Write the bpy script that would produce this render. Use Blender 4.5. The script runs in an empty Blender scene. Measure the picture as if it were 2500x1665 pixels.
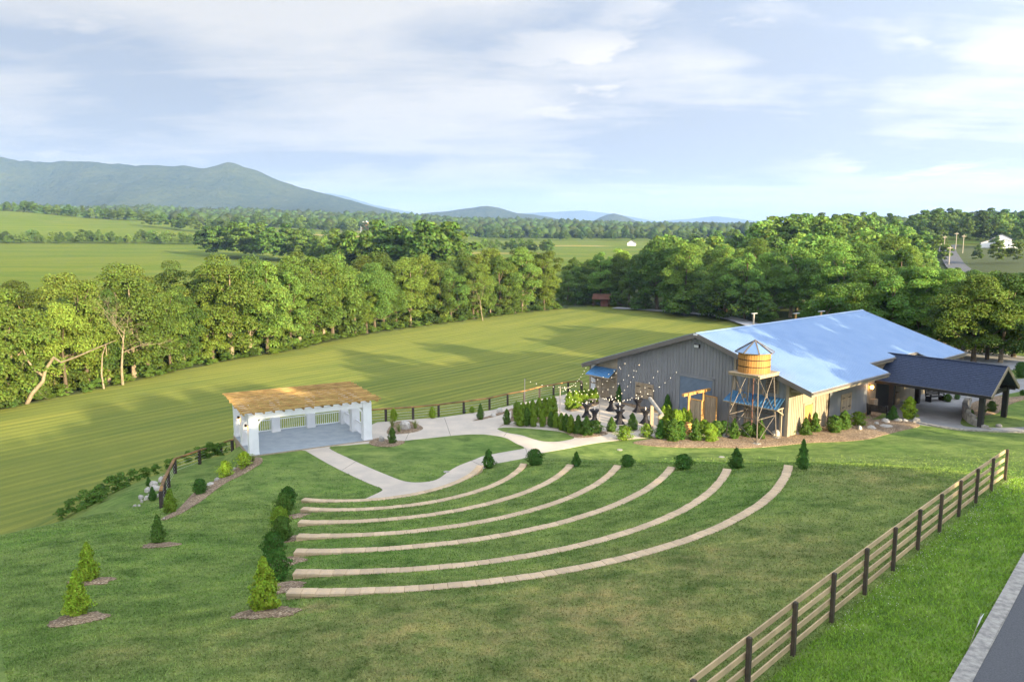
import bpy, math, random
import numpy as np
from mathutils import Vector, Matrix, noise as mnoise
from mathutils.geometry import delaunay_2d_cdt

R = math.radians
SC = bpy.context.scene
COL = SC.collection
random.seed(7)
RNG = np.random.default_rng(11)

# ------------------------------------------------------------------ camera
F_PX, CAM_H, HOR = 1900.0, 15.2, 566.0          # focal length (px of 2500), height above the stage, horizon row
TH = math.atan((832.5 - HOR) / F_PX)
CT, ST = math.cos(TH), math.sin(TH)
cam = bpy.data.cameras.new('camera')
cam.sensor_width = 36.0
cam.lens = 36.0 * F_PX / 2500.0
cam.clip_start, cam.clip_end = 0.2, 30000
camo = bpy.data.objects.new('camera', cam)
camo.location = (0, 0, CAM_H)
camo.rotation_euler = (math.pi / 2 - TH, 0, 0)
COL.objects.link(camo)
SC.camera = camo

# ------------------------------------------------------------------ light
SUN_EL, SUN_AZ = 12.5, 137.0                     # degrees; azimuth clockwise from +Y
SUN_STRENGTH, SKY_STRENGTH = 5.0, 0.122
EXPOSURE = 1.85
sd = Vector((math.sin(R(SUN_AZ)) * math.cos(R(SUN_EL)), math.cos(R(SUN_AZ)) * math.cos(R(SUN_EL)), math.sin(R(SUN_EL))))
sl = bpy.data.lights.new('sun', 'SUN')
sl.energy, sl.angle, sl.color = SUN_STRENGTH, R(0.6), (1.0, 0.82, 0.52)
so = bpy.data.objects.new('sun', sl)
so.rotation_euler = (-sd).to_track_quat('-Z', 'Y').to_euler()
so.location = (60, -60, 60)
COL.objects.link(so)

W = bpy.data.worlds.new('World')
SC.world = W
W.use_nodes = True
nt = W.node_tree
nt.nodes.clear()


def N(tree, typ, **kw):
    n = tree.nodes.new(typ)
    for k, v in kw.items():
        setattr(n, k, v)
    return n


def MATH(tree, op, a, b=None, clamp=False):
    n = N(tree, 'ShaderNodeMath', operation=op, use_clamp=clamp)
    for i, x in enumerate((a, b)):
        if x is None:
            continue
        if isinstance(x, (int, float)):
            n.inputs[i].default_value = x
        else:
            tree.links.new(x, n.inputs[i])
    return n.outputs[0]


def MIX(tree, fac, a, b, blend='MIX'):
    n = N(tree, 'ShaderNodeMix', data_type='RGBA', blend_type=blend)
    for k, x in ((0, fac), (6, a), (7, b)):
        if isinstance(x, (int, float)):
            n.inputs[k].default_value = x
        elif isinstance(x, (tuple, list)):
            n.inputs[k].default_value = (*x[:3], 1)
        else:
            tree.links.new(x, n.inputs[k])
    return n.outputs[2]


def RAMP(tree, fac, stops):
    n = N(tree, 'ShaderNodeValToRGB')
    e = n.color_ramp.elements
    while len(e) < len(stops):
        e.new(0.5)
    for el, (p, c) in zip(e, stops):
        el.position = p
        el.color = (*(c if isinstance(c, (tuple, list)) else (c, c, c)), 1)
    tree.links.new(fac, n.inputs[0])
    return n.outputs[0]


def NOISE(tree, vec, scale, detail=4, rough=0.55, dist=0.0):
    n = N(tree, 'ShaderNodeTexNoise')
    n.inputs['Scale'].default_value = scale
    n.inputs['Detail'].default_value = detail
    n.inputs['Roughness'].default_value = rough
    n.inputs['Distortion'].default_value = dist
    if vec is not None:
        tree.links.new(vec, n.inputs['Vector'])
    return n.outputs[0]


def MAPPING(tree, vec, scale=(1, 1, 1), rot=(0, 0, 0), loc=(0, 0, 0)):
    n = N(tree, 'ShaderNodeMapping')
    n.inputs['Scale'].default_value = scale
    n.inputs['Rotation'].default_value = rot
    n.inputs['Location'].default_value = loc
    tree.links.new(vec, n.inputs['Vector'])
    return n.outputs[0]


sky = N(nt, 'ShaderNodeTexSky', sky_type='NISHITA')
sky.sun_disc = False
sky.sun_elevation = R(SUN_EL)
sky.sun_rotation = R(SUN_AZ)
sky.air_density, sky.dust_density, sky.ozone_density = 1.0, 0.6, 2.2
tc = N(nt, 'ShaderNodeTexCoord')
sx = N(nt, 'ShaderNodeSeparateXYZ')
nt.links.new(tc.outputs['Generated'], sx.inputs[0])
zz = MATH(nt, 'MAXIMUM', sx.outputs[2], 0.0)
den = MATH(nt, 'ADD', zz, 0.10)
cb = N(nt, 'ShaderNodeCombineXYZ')
nt.links.new(MATH(nt, 'DIVIDE', sx.outputs[0], den), cb.inputs[0])
nt.links.new(MATH(nt, 'DIVIDE', sx.outputs[1], den), cb.inputs[1])
plane = cb.outputs[0]
cv = MAPPING(nt, plane, scale=(1.0, 1.0, 1), loc=(3.1, 1.7, 0))
big = NOISE(nt, cv, 0.55, 7, 0.56, 0.25)
wisp = NOISE(nt, MAPPING(nt, plane, scale=(0.5, 1.6, 1), rot=(0, 0, 0.35)), 0.9, 8, 0.62, 0.6)
cov = MATH(nt, 'ADD', MATH(nt, 'MULTIPLY', big, 0.72), MATH(nt, 'MULTIPLY', wisp, 0.38))
m1 = RAMP(nt, cov, [(0.505, 0.0), (0.56, 0.5), (0.64, 1.0)])
puff = MATH(nt, 'MULTIPLY', RAMP(nt, NOISE(nt, MAPPING(nt, plane, scale=(1.0, 1.0, 1), loc=(7.3, 2.9, 0)), 1.25, 10, 0.60, 0.15), [(0.525, 0.0), (0.60, 1.0)]), RAMP(nt, NOISE(nt, plane, 0.42, 3, 0.5), [(0.47, 0.0), (0.58, 0.9)]))
m1 = MATH(nt, 'MAXIMUM', MATH(nt, 'MULTIPLY', m1, 0.72), puff)
fade = RAMP(nt, sx.outputs[2], [(0.0, 0.25), (0.07, 0.8), (0.16, 1.0)])
cmask = MATH(nt, 'MULTIPLY', MATH(nt, 'MULTIPLY', m1, fade), 0.95)
veil = MATH(nt, 'MULTIPLY', RAMP(nt, NOISE(nt, plane, 0.22, 3), [(0.3, 0.93), (0.7, 1.0)]), 0.96)
# a thin even veil of high cloud over the whole dome, lit cloud patches in it
skyg = MIX(nt, 1.0, sky.outputs[0], (0.60, 0.54, 0.62), 'MULTIPLY')
veiled = MIX(nt, veil, skyg, MIX(nt, RAMP(nt, sx.outputs[2], [(0.0, 0.0), (0.45, 1.0)]), (1.92, 2.02, 2.26), (1.60, 1.92, 2.42)))
skycol = MIX(nt, cmask, veiled, (3.55, 3.38, 3.16))
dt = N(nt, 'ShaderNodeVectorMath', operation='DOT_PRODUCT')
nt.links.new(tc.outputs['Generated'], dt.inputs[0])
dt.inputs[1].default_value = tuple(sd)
fwd = MATH(nt, 'POWER', MATH(nt, 'ADD', MATH(nt, 'MULTIPLY', dt.outputs['Value'], 0.5), 0.5), 2.0)     # brighter towards the sun like thin cloud, shaped to lift light in the shade
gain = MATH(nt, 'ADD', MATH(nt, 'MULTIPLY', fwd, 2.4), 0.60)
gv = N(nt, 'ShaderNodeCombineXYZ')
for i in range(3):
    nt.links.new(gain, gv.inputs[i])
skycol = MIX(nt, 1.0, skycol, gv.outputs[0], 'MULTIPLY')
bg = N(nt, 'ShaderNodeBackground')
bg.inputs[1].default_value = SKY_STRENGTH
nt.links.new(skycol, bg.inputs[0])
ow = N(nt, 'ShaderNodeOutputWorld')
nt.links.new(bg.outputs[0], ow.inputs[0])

vs = SC.view_settings
vs.view_transform, vs.look, vs.gamma, vs.use_curve_mapping = 'Standard', 'None', 1.0, False
vs.exposure = EXPOSURE
cy = SC.cycles
cy.use_denoising = True
cy.max_bounces, cy.diffuse_bounces, cy.glossy_bounces = 6, 3, 3
cy.transmission_bounces, cy.transparent_max_bounces, cy.volume_bounces = 4, 4, 1
cy.sample_clamp_indirect = 6.0
cy.use_adaptive_sampling = True
cy.adaptive_threshold = 0.02


# ------------------------------------------------------------------ picture -> place
def ray(px, py):
    u, v = (px - 1250.0) / F_PX, (py - 832.5) / F_PX
    return np.array([u, CT - v * ST, -ST - v * CT])


def at(px, py, z=0.0):
    r = ray(px, py)
    t = (z - CAM_H) / r[2]
    return np.array([r[0] * t, r[1] * t, z])


def aty(px, py, y):
    r = ray(px, py)
    t = y / r[1]
    return np.array([r[0] * t, y, CAM_H + r[2] * t])


# ------------------------------------------------------------------ materials
def new_mat(name):
    m = bpy.data.materials.new(name)
    m.use_nodes = True
    t = m.node_tree
    b = t.nodes['Principled BSDF']
    return m, t, b


def mat(name, c, c2=None, scale=4.0, rough=0.8, metal=0.0, bump=0.0, bscale=None, spec=0.3, stretch=(1, 1, 1),
        vary=0.0, detail=5, coord='Object', lo=0.35, hi=0.65):
    m, t, b = new_mat(name)
    b.inputs['Roughness'].default_value = rough
    b.inputs['Metallic'].default_value = metal
    b.inputs['Specular IOR Level'].default_value = spec
    tcn = N(t, 'ShaderNodeTexCoord')
    vec = MAPPING(t, tcn.outputs[coord], scale=stretch)
    nz = NOISE(t, vec, scale, detail)
    col = MIX(t, RAMP(t, nz, [(lo, 0.0), (hi, 1.0)]), c, c2 if c2 is not None else c)
    if vary:
        oi = N(t, 'ShaderNodeObjectInfo')
        k = MATH(t, 'ADD', MATH(t, 'MULTIPLY', oi.outputs['Random'], 2 * vary), 1 - vary)
        cbn = N(t, 'ShaderNodeCombineXYZ')
        for i in range(3):
            t.links.new(k, cbn.inputs[i])
        col = MIX(t, 1.0, col, cbn.outputs[0], 'MULTIPLY')
    t.links.new(col, b.inputs['Base Color'])
    if bump:
        bn = N(t, 'ShaderNodeBump')
        bn.inputs['Strength'].default_value = bump
        bn.inputs['Distance'].default_value = 0.03
        t.links.new(NOISE(t, vec, bscale or scale * 3, 6), bn.inputs['Height'])
        t.links.new(bn.outputs[0], b.inputs['Normal'])
    return m


def foliage(name, c, spread=0.35, trans=0.35, rough=0.6):
    m, t, b = new_mat(name)
    oi = N(t, 'ShaderNodeObjectInfo')
    ge = N(t, 'ShaderNodeNewGeometry')
    k = MATH(t, 'ADD', MATH(t, 'MULTIPLY', ge.outputs['Random Per Island'], 2 * spread), 1 - spread)
    cbn = N(t, 'ShaderNodeCombineXYZ')
    for i in range(3):
        t.links.new(k, cbn.inputs[i])
    col = MIX(t, 1.0, MIX(t, 1.0, c, oi.outputs['Color'], 'MULTIPLY'), cbn.outputs[0], 'MULTIPLY')
    hs = N(t, 'ShaderNodeHueSaturation')
    t.links.new(MATH(t, 'ADD', MATH(t, 'MULTIPLY', ge.outputs['Random Per Island'], 0.05), 0.475), hs.inputs['Hue'])
    t.links.new(col, hs.inputs['Color'])
    t.links.new(hs.outputs[0], b.inputs['Base Color'])
    b.inputs['Roughness'].default_value = rough
    b.inputs['Specular IOR Level'].default_value = 0.15
    tr = N(t, 'ShaderNodeBsdfTranslucent')
    t.links.new(hs.outputs[0], tr.inputs[0])
    mx = N(t, 'ShaderNodeMixShader')
    mx.inputs[0].default_value = trans
    t.links.new(b.outputs[0], mx.inputs[1])
    t.links.new(tr.outputs[0], mx.inputs[2])
    t.links.new(mx.outputs[0], t.nodes['Material Output'].inputs[0])
    return m


def emit(name, c, s):
    m, t, b = new_mat(name)
    b.inputs['Base Color'].default_value = (*c, 1)
    b.inputs['Emission Color'].default_value = (*c, 1)
    b.inputs['Emission Strength'].default_value = s
    return m


M = dict(
    white=mat('white_paint', (0.74, 0.75, 0.76), (0.66, 0.67, 0.68), 1.2, 0.55, bump=0.05),
    deck=mat('deck_paint', (0.33, 0.37, 0.39), (0.27, 0.31, 0.34), 1.5, 0.6),
    pine=mat('fresh_pine', (0.50, 0.32, 0.11), (0.28, 0.16, 0.05), 1.6, 0.7, stretch=(1, 6, 6), vary=0.32, bump=0.2, bscale=14),
    block=mat('tan_block', (0.34, 0.27, 0.18), (0.25, 0.19, 0.13), 6, 0.9, bump=0.5, vary=0.2),
    capstone=mat('cap_stone', (0.60, 0.44, 0.27), (0.48, 0.36, 0.24), 5, 0.9, bump=0.35, vary=0.12),
    fencebrown=mat('fence_lit_brown', (0.54, 0.39, 0.215), (0.41, 0.30, 0.17), 2.0, 0.65, stretch=(1, 1, 1), vary=0.12, bump=0.15, bscale=30),  # sunlit tan of the boards is put into the colour
    fencepost=mat('fence_post_shade_brown', (0.085, 0.065, 0.045), (0.055, 0.045, 0.035), 3.0, 0.65, bump=0.15, bscale=30),  # posts darker than the boards: their shaded side is put into the colour
    darkpost=mat('dark_stained_post', (0.055, 0.042, 0.036), (0.035, 0.028, 0.026), 3, 0.6, bump=0.15),
    cedar=mat('cedar_rail', (0.36, 0.19, 0.06), (0.10, 0.055, 0.025), 1.1, 0.6, vary=0.2, bump=0.15),
    wire=mat('fence_cable', (0.55, 0.55, 0.53), None, 1, 0.4, metal=0.6),
    gwall=mat('grey_siding', (0.215, 0.222, 0.232), (0.18, 0.186, 0.195), 1.5, 0.6, stretch=(1, 1, 0.2), bump=0.1),
    lwall=mat('taupe_siding', (0.33, 0.28, 0.20), (0.27, 0.23, 0.17), 1.5, 0.7, stretch=(1, 1, 0.3), bump=0.1),
    trim=mat('taupe_trim', (0.34, 0.28, 0.20), (0.28, 0.23, 0.17), 1.2, 0.6),
    fascia=mat('grey_fascia', (0.15, 0.135, 0.125), (0.12, 0.11, 0.10), 1.0, 0.55),
    soffit=mat('dark_soffit', (0.07, 0.06, 0.055), None, 1, 0.8),
    roof=mat('galvalume_roof', (0.31, 0.44, 0.65), (0.27, 0.40, 0.62), 0.7, 0.30, metal=0.42, spec=0.5),
    awning=mat('blue_tin', (0.15, 0.36, 0.60), (0.19, 0.42, 0.68), 2.0, 0.32, metal=0.7, spec=0.5),
    shingle=mat('dark_shingle', (0.014, 0.024, 0.055), (0.040, 0.056, 0.105), 9, 0.62, bump=0.4, vary=0.0, spec=0.45),
    blackwood=mat('black_timber', (0.022, 0.020, 0.020), (0.03, 0.028, 0.026), 3, 0.6),
    rolldoor=mat('roll_door', (0.16, 0.21, 0.27), (0.13, 0.18, 0.24), 1.5, 0.45, metal=0.2),
    plank=mat('weathered_plank', (0.40, 0.32, 0.22), (0.28, 0.22, 0.15), 2.5, 0.75, stretch=(5, 5, 0.6), vary=0.15, bump=0.25, bscale=20),
    honey=mat('honey_wood', (0.52, 0.30, 0.10), (0.40, 0.21, 0.07), 2.5, 0.6, stretch=(4, 4, 0.6), vary=0.12, bump=0.2),
    tank=mat('tank_cedar', (0.46, 0.235, 0.065), (0.34, 0.16, 0.045), 2.2, 0.6, stretch=(5, 5, 0.5), vary=0.18, bump=0.2, bscale=20),
    steel=mat('tower_steel', (0.20, 0.17, 0.14), (0.13, 0.11, 0.10), 4, 0.5, metal=0.35),
    iron=mat('black_iron', (0.02, 0.018, 0.017), None, 3, 0.5, metal=0.4),
    tin=mat('tin_panel', (0.50, 0.66, 0.86), (0.44, 0.60, 0.82), 2, 0.2, metal=0.95),
    cloth=mat('black_cloth', (0.012, 0.011, 0.014), (0.02, 0.018, 0.022), 3, 0.7),
    concrete=mat('concrete', (0.57, 0.485, 0.39), (0.48, 0.415, 0.345), 0.8, 0.85, bump=0.12, bscale=25, coord='Object'),
    driveway=mat('driveway_concrete', (0.33, 0.32, 0.31), (0.25, 0.24, 0.24), 0.6, 0.85, bump=0.15, bscale=25),
    kerb=mat('kerb_concrete', (0.42, 0.39, 0.34), (0.24, 0.225, 0.205), 6, 0.9, bump=0.6, bscale=30),
    asphalt=mat('asphalt', (0.085, 0.088, 0.095), (0.13, 0.13, 0.135), 30, 0.9, bump=0.4, bscale=60),
    lot=mat('parking_concrete', (0.42, 0.41, 0.42), (0.33, 0.33, 0.34), 0.3, 0.85),
    boulder=mat('limestone', (0.50, 0.46, 0.40), (0.33, 0.30, 0.27), 2.5, 0.9, bump=0.6, vary=0.2),
    bark=mat('bark', (0.13, 0.10, 0.065), (0.08, 0.06, 0.04), 4, 0.9, bump=0.4, stretch=(1, 1, 0.3)),
    palebark=mat('pale_bark', (0.30, 0.24, 0.16), (0.18, 0.14, 0.09), 3, 0.8, bump=0.2),
    red=mat('red_barn_paint', (0.13, 0.045, 0.03), (0.10, 0.035, 0.025), 1, 0.7),
    redroof=mat('rust_roof', (0.15, 0.07, 0.05), (0.12, 0.055, 0.04), 1, 0.6),
    hwhite=mat('house_white', (0.78, 0.78, 0.77), None, 1, 0.6),
    hroof=mat('house_shingle', (0.14, 0.14, 0.15), (0.11, 0.11, 0.12), 1, 0.8),
    glass=mat('dark_glass', (0.05, 0.07, 0.09), None, 1, 0.1, spec=0.6),
    silo=mat('silo_tile', (0.45, 0.24, 0.13), (0.38, 0.2, 0.11), 1, 0.8),
    lampmetal=mat('lamp_metal', (0.60, 0.62, 0.64), None, 1, 0.4, metal=0.5),
    utility=mat('utility_pole_wood', (0.50, 0.43, 0.35), (0.40, 0.34, 0.28), 2, 0.8),
    candle=mat('white_candle', (0.85, 0.80, 0.72), None, 1, 0.5),
    flag=mat('white_flag', (0.85, 0.85, 0.85), None, 1, 0.6),
    bulb=emit('warm_bulb', (1.0, 0.86, 0.62), 0.9),
    flame=emit('lantern_glow', (1.0, 0.45, 0.08), 8.0),
    leaf=foliage('tree_leaf', (0.124, 0.176, 0.034), 0.42, 0.36),
    shrub=foliage('shrub_leaf', (0.095, 0.165, 0.030), 0.4, 0.3),
    weed=foliage('weed_leaf', (0.08, 0.15, 0.04), 0.4, 0.3),
    straw=foliage('straw_grass', (0.30, 0.27, 0.10), 0.3, 0.3),
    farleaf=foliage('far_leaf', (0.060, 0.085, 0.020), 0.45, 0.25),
)


def mulch_mat():
    m, t, b = new_mat('bark_mulch')
    tcn = N(t, 'ShaderNodeTexCoord')
    vo = N(t, 'ShaderNodeTexVoronoi')
    vo.inputs['Scale'].default_value = 20.0
    t.links.new(tcn.outputs['Object'], vo.inputs['Vector'])
    hs = N(t, 'ShaderNodeSeparateColor')
    t.links.new(vo.outputs['Color'], hs.inputs[0])
    col = RAMP(t, hs.outputs[0], [(0.0, (0.13, 0.085, 0.05)), (0.5, (0.27, 0.18, 0.105)), (0.85, (0.40, 0.28, 0.17)), (1.0, (0.58, 0.46, 0.32))])
    big = RAMP(t, NOISE(t, tcn.outputs['Object'], 0.8, 4), [(0.3, 0.7), (0.7, 1.1)])
    t.links.new(MIX(t, 1.0, col, big, 'MULTIPLY'), b.inputs['Base Color'])
    b.inputs['Roughness'].default_value = 0.95
    bn = N(t, 'ShaderNodeBump')
    bn.inputs['Strength'].default_value = 0.9
    bn.inputs['Distance'].default_value = 0.05
    t.links.new(hs.outputs[1], bn.inputs['Height'])
    t.links.new(bn.outputs[0], b.inputs['Normal'])
    return m


M['mulch'] = mulch_mat()


def water_mat():
    m, t, b = new_mat('river_water')
    b.inputs['Base Color'].default_value = (0.03, 0.045, 0.05, 1)
    b.inputs['Roughness'].default_value = 0.12
    bn = N(t, 'ShaderNodeBump')
    bn.inputs['Strength'].default_value = 0.25
    tcn = N(t, 'ShaderNodeTexCoord')
    t.links.new(NOISE(t, tcn.outputs['Object'], 0.8, 4), bn.inputs['Height'])
    t.links.new(bn.outputs[0], b.inputs['Normal'])
    return m


M['water'] = water_mat()


# ------------------------------------------------------------------ object helpers
def mesh_np(name, verts, faces, smooth=False):
    verts = np.asarray(verts, np.float32).reshape(-1, 3)
    faces = np.asarray(faces, np.int32)
    me = bpy.data.meshes.new(name)
    n, k = faces.shape
    me.vertices.add(len(verts))
    me.vertices.foreach_set('co', verts.ravel())
    me.loops.add(n * k)
    me.loops.foreach_set('vertex_index', faces.ravel())
    me.polygons.add(n)
    me.polygons.foreach_set('loop_start', np.arange(0, n * k, k, dtype=np.int32))
    if smooth:
        me.polygons.foreach_set('use_smooth', np.ones(n, bool))
    me.update()
    me.validate()
    return me


class MB:
    def __init__(s):
        s.v, s.f = [], []

    def add(s, vs, fs):
        o = len(s.v)
        s.v += [tuple(float(c) for c in q) for q in vs]
        s.f += [tuple(i + o for i in f) for f in fs]
        return s

    def box(s, x0, x1, y0, y1, z0, z1):
        return s.add([(x0, y0, z0), (x1, y0, z0), (x1, y1, z0), (x0, y1, z0), (x0, y0, z1), (x1, y0, z1), (x1, y1, z1), (x0, y1, z1)],
                     [(0, 3, 2, 1), (4, 5, 6, 7), (0, 1, 5, 4), (1, 2, 6, 5), (2, 3, 7, 6), (3, 0, 4, 7)])

    def bar(s, p, q, w, h, up=(0, 0, 1)):
        p, q = Vector(p), Vector(q)
        d = (q - p).normalized()
        side = d.cross(Vector(up))
        if side.length < 1e-4:
            side = d.cross(Vector((1, 0, 0)))
        side.normalize()
        u = side.cross(d).normalized()
        a, b = side * w / 2, u * h / 2
        vs = [p - a - b, p + a - b, p + a + b, p - a + b, q - a - b, q + a - b, q + a + b, q - a + b]
        return s.add(vs, [(0, 3, 2, 1), (4, 5, 6, 7), (0, 1, 5, 4), (1, 2, 6, 5), (2, 3, 7, 6), (3, 0, 4, 7)])

    def tube(s, pts, rads, n=6, caps=True):
        pts = [Vector(p) for p in pts]
        if isinstance(rads, (int, float)):
            rads = [rads] * len(pts)
        o = len(s.v)
        rings = []
        for i, p in enumerate(pts):
            d = (pts[min(i + 1, len(pts) - 1)] - pts[max(i - 1, 0)]).normalized()
            a = d.cross(Vector((0.31, 0.95, 0.05)))
            if a.length < 0.05:
                a = d.cross(Vector((1, 0, 0)))
            a.normalize()
            b = d.cross(a)
            rings.append([p + (a * math.cos(2 * math.pi * k / n) + b * math.sin(2 * math.pi * k / n)) * rads[i] for k in range(n)])
        vs = [q for r in rings for q in r]
        fs = []
        for i in range(len(pts) - 1):
            for k in range(n):
                k2 = (k + 1) % n
                fs.append((i * n + k, i * n + k2, (i + 1) * n + k2, (i + 1) * n + k))
        if caps:
            fs.append(tuple(range(n))[::-1])
            fs.append(tuple((len(pts) - 1) * n + k for k in range(n)))
        return s.add(vs, fs)

    def lathe(s, prof, n=16, c=(0, 0, 0), ph=0.0):
        vs, fs = [], []
        for r, z in prof:
            for k in range(n):
                a = ph + 2 * math.pi * k / n
                vs.append((c[0] + r * math.cos(a), c[1] + r * math.sin(a), c[2] + z))
        for i in range(len(prof) - 1):
            for k in range(n):
                k2 = (k + 1) % n
                fs.append((i * n + k, i * n + k2, (i + 1) * n + k2, (i + 1) * n + k))
        fs.append(tuple(range(n))[::-1])
        fs.append(tuple((len(prof) - 1) * n + k for k in range(n)))
        return s.add(vs, fs)

    def quad(s, *p):
        return s.add(p, [tuple(range(len(p)))])

    def mesh(s, name):
        me = bpy.data.meshes.new(name)
        me.from_pydata(s.v, [], s.f)
        me.update()
        return me

    def build(s, name, m, parent=None, smooth=False, kind=None, label=None):
        me = s.mesh(name)
        if smooth:
            me.polygons.foreach_set('use_smooth', [True] * len(me.polygons))
        return obj(name, me, m, parent, kind, label)


def obj(name, me, m=None, parent=None, kind=None, label=None, loc=None, rotz=None, scale=None, color=None):
    o = bpy.data.objects.new(name, me)
    if m is not None and me is not None and not me.materials:
        me.materials.append(M[m] if isinstance(m, str) else m)
    COL.objects.link(o)
    if parent is not None:
        o.parent = parent
    if kind:
        o['kind'] = kind
    if label:
        o['label'] = label
    if loc is not None:
        o.location = loc
    if rotz is not None:
        o.rotation_euler = (0, 0, rotz)
    if scale is not None:
        o.scale = scale if isinstance(scale, (tuple, list)) else (scale,) * 3
    if color is not None:
        o.color = (*color, 1)
    return o


def tag(o, label, cat, group=None):
    o['label'], o['category'] = label, cat
    if group:
        o['group'] = group
    return o


def thing(name, label, cat, loc=(0, 0, 0), rotz=0.0, group=None):
    o = bpy.data.objects.new(name, None)
    o.empty_display_size = 0.3
    COL.objects.link(o)
    o.location = loc
    o.rotation_euler = (0, 0, rotz)
    return tag(o, label, cat, group)


def nth(i):
    if i == 1:
        return 'first'
    suf = 'th' if 10 <= i % 100 <= 20 else {1: 'st', 2: 'nd', 3: 'rd'}.get(i % 10, 'th')
    return f'{i}{suf}'


# ------------------------------------------------------------------ terrain
Z7 = lambda L: [(600 + a / 3.267, 1120 + b / 3.267) for a, b in L]
Z8 = lambda L: [(1220 + a / 3.267, 1080 + b / 3.267) for a, b in L]
WALL_PX = {
    7: Z7([(330, 1055), (760, 1050), (1230, 1035), (1700, 995), (2330, 910)]) + Z8([(560, 1000), (1180, 870), (1650, 730), (2000, 555), (2200, 340), (2310, 180)]),
    6: Z7([(390, 890), (960, 890), (1380, 885), (1950, 812), (2340, 750)]) + Z8([(450, 860), (900, 750), (1230, 637), (1500, 510), (1700, 350), (1830, 210)]),
    5: Z7([(395, 725), (810, 728), (1290, 700), (1880, 632), (2340, 555)]) + Z8([(370, 665), (750, 555), (1000, 455), (1200, 330), (1390, 195)]),
    4: Z7([(410, 608), (790, 605), (1250, 577), (1700, 530), (2340, 395)]) + Z8([(250, 540), (500, 460), (700, 350), (950, 180)]),
    3: Z7([(425, 495), (1000, 485), (1450, 455), (1850, 380), (2150, 280)]) + Z8([(0, 462), (270, 360), (450, 270), (580, 175)]),
    2: Z7([(440, 395), (800, 395), (1250, 370), (1600, 325), (1900, 240), (2080, 150), (2220, 35)]),
    1: Z7([(450, 320), (900, 320), (1280, 292), (1500, 250), (1700, 170), (1870, 50)])}
WALLS = {}
CTRL = []
for k, L in WALL_PX.items():
    z = 0.40 + (k - 1) * 0.55
    P = np.array([at(px, py, z)[:2] for px, py in L])
    A = np.c_[2 * P, np.ones(len(P))]
    s = np.linalg.lstsq(A, (P ** 2).sum(1), rcond=None)[0]
    cx, cyy = s[0], s[1]
    r = math.sqrt(s[2] + cx * cx + cyy * cyy)
    a0 = math.atan2(P[0, 1] - cyy, P[0, 0] - cx)
    a1 = math.atan2(P[-1, 1] - cyy, P[-1, 0] - cx)
    WALLS[k] = (cx, cyy, r, a0, a1, z)
    for f in np.linspace(0.04, 1, 7):
        aa = a0 + (a1 - a0) * f
        CTRL.append((cx + (r + .25) * math.cos(aa), cyy + (r + .25) * math.sin(aa), z - (0.02 if .1 < f < .95 else .12)))
    aa = a0 - 1.3 / r
    CTRL.append((cx + r * math.cos(aa), cyy + r * math.sin(aa), z - 0.42))
    aa = a1 + 1.2 / r
    CTRL.append((cx + r * math.cos(aa), cyy + r * math.sin(aa), z - 0.35))
# paddock fence along the road verge: posts on one straight line
FA, FD = np.array([6.81, 18.0]), np.array([0.699, 0.715])
FENCE_PX = [(1803, 1700), (1921, 1620), (2032.5, 1526), (2116, 1450.5), (2189, 1389), (2245.7, 1335), (2299.5, 1293), (2347, 1247), (2382, 1225), (2417, 1201), (2446, 1183)]
FENCE_P = []
fn = np.array([-FD[1], FD[0]])
for px, py in FENCE_PX:
    rr = ray(px, py)
    t = (FA @ fn) / (rr[:2] @ fn)
    FENCE_P.append(rr * t + [0, 0, CAM_H])
# even out the spacing along the line, keep the measured ground height
S_ = np.array([(p[:2] - FA) @ FD for p in FENCE_P])
S_fit = np.polyval(np.polyfit(np.arange(11), S_, 1), np.arange(11))
Zc = np.polyfit(S_, [p[2] for p in FENCE_P], 2)
FENCE = [(*(FA + FD * s), float(np.polyval(Zc, s))) for s in S_fit]
FENCE = [(*(FA + FD * (2 * S_fit[0] - S_fit[1])), float(np.polyval(Zc, 2 * S_fit[0] - S_fit[1])))] + FENCE
CTRL += FENCE
CTRL += [(-14.6, 26.3, 2.55), (-16.5, 30.0, 1.95), (-15.2, 36.0, 1.0), (-13.8, 40.5, 0.45), (-22.0, 27.0, 1.7), (-23.5, 36.0, 0.55), (-19.8, 40.0, 0.1),
         (-20.8, 44.4, -0.75), (-22.6, 51.0, -1.25), (-21.6, 55.4, -1.55), (-19.6, 51.0, -1.1), (-18.8, 47.0, -0.45), (-16.5, 45.5, -0.05), (-30, 30, 0.6),
         (-10, 18, 4.3), (-20, 16, 3.2), (-32, 15, 1.8), (0, 10, 5.3), (0, 0, 6.0), (-20, 0, 4.4), (-34, 0, 2.4), (10, 10, 5.9), (9.5, 14.5, 5.25), (14, 18, 5.2),
         (17.5, 24, 5.0), (22, 20, 5.4), (24.5, 30.5, 4.2), (30, 25, 5.0), (28, 36, 3.1), (24, 42, 2.0), (19, 42.5, 2.25), (31, 48, 0.9), (22, 50, 0.45), (36, 53, 0.35), (48, 50, 0.6), (45, 35, 3.0),
         (60, 30, 4.2), (30, 0, 6.8), (60, 0, 7.0), (0, -40, 7.5), (60, -40, 8.0), (-40, -40, 4.0), (15.5, 48.5, 0.55), (9, 50.5, 0.1), (5.0, 51.0, 0.02),
         (13, 52, 0.05), (-5, 50.5, 0), (-12.5, 45.5, 0.03), (-8, 50, 0), (-15, 49.0, 0.0), (0, 53, 0), (25, 57, 0), (33, 58, 0), (45, 57, 0.1), (60, 60, 0.2), (75, 45, 2.0)]
CTRL = np.array(CTRL)


def _phi(d2):
    return 0.5 * d2 * np.log(d2 + 1e-9)


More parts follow.
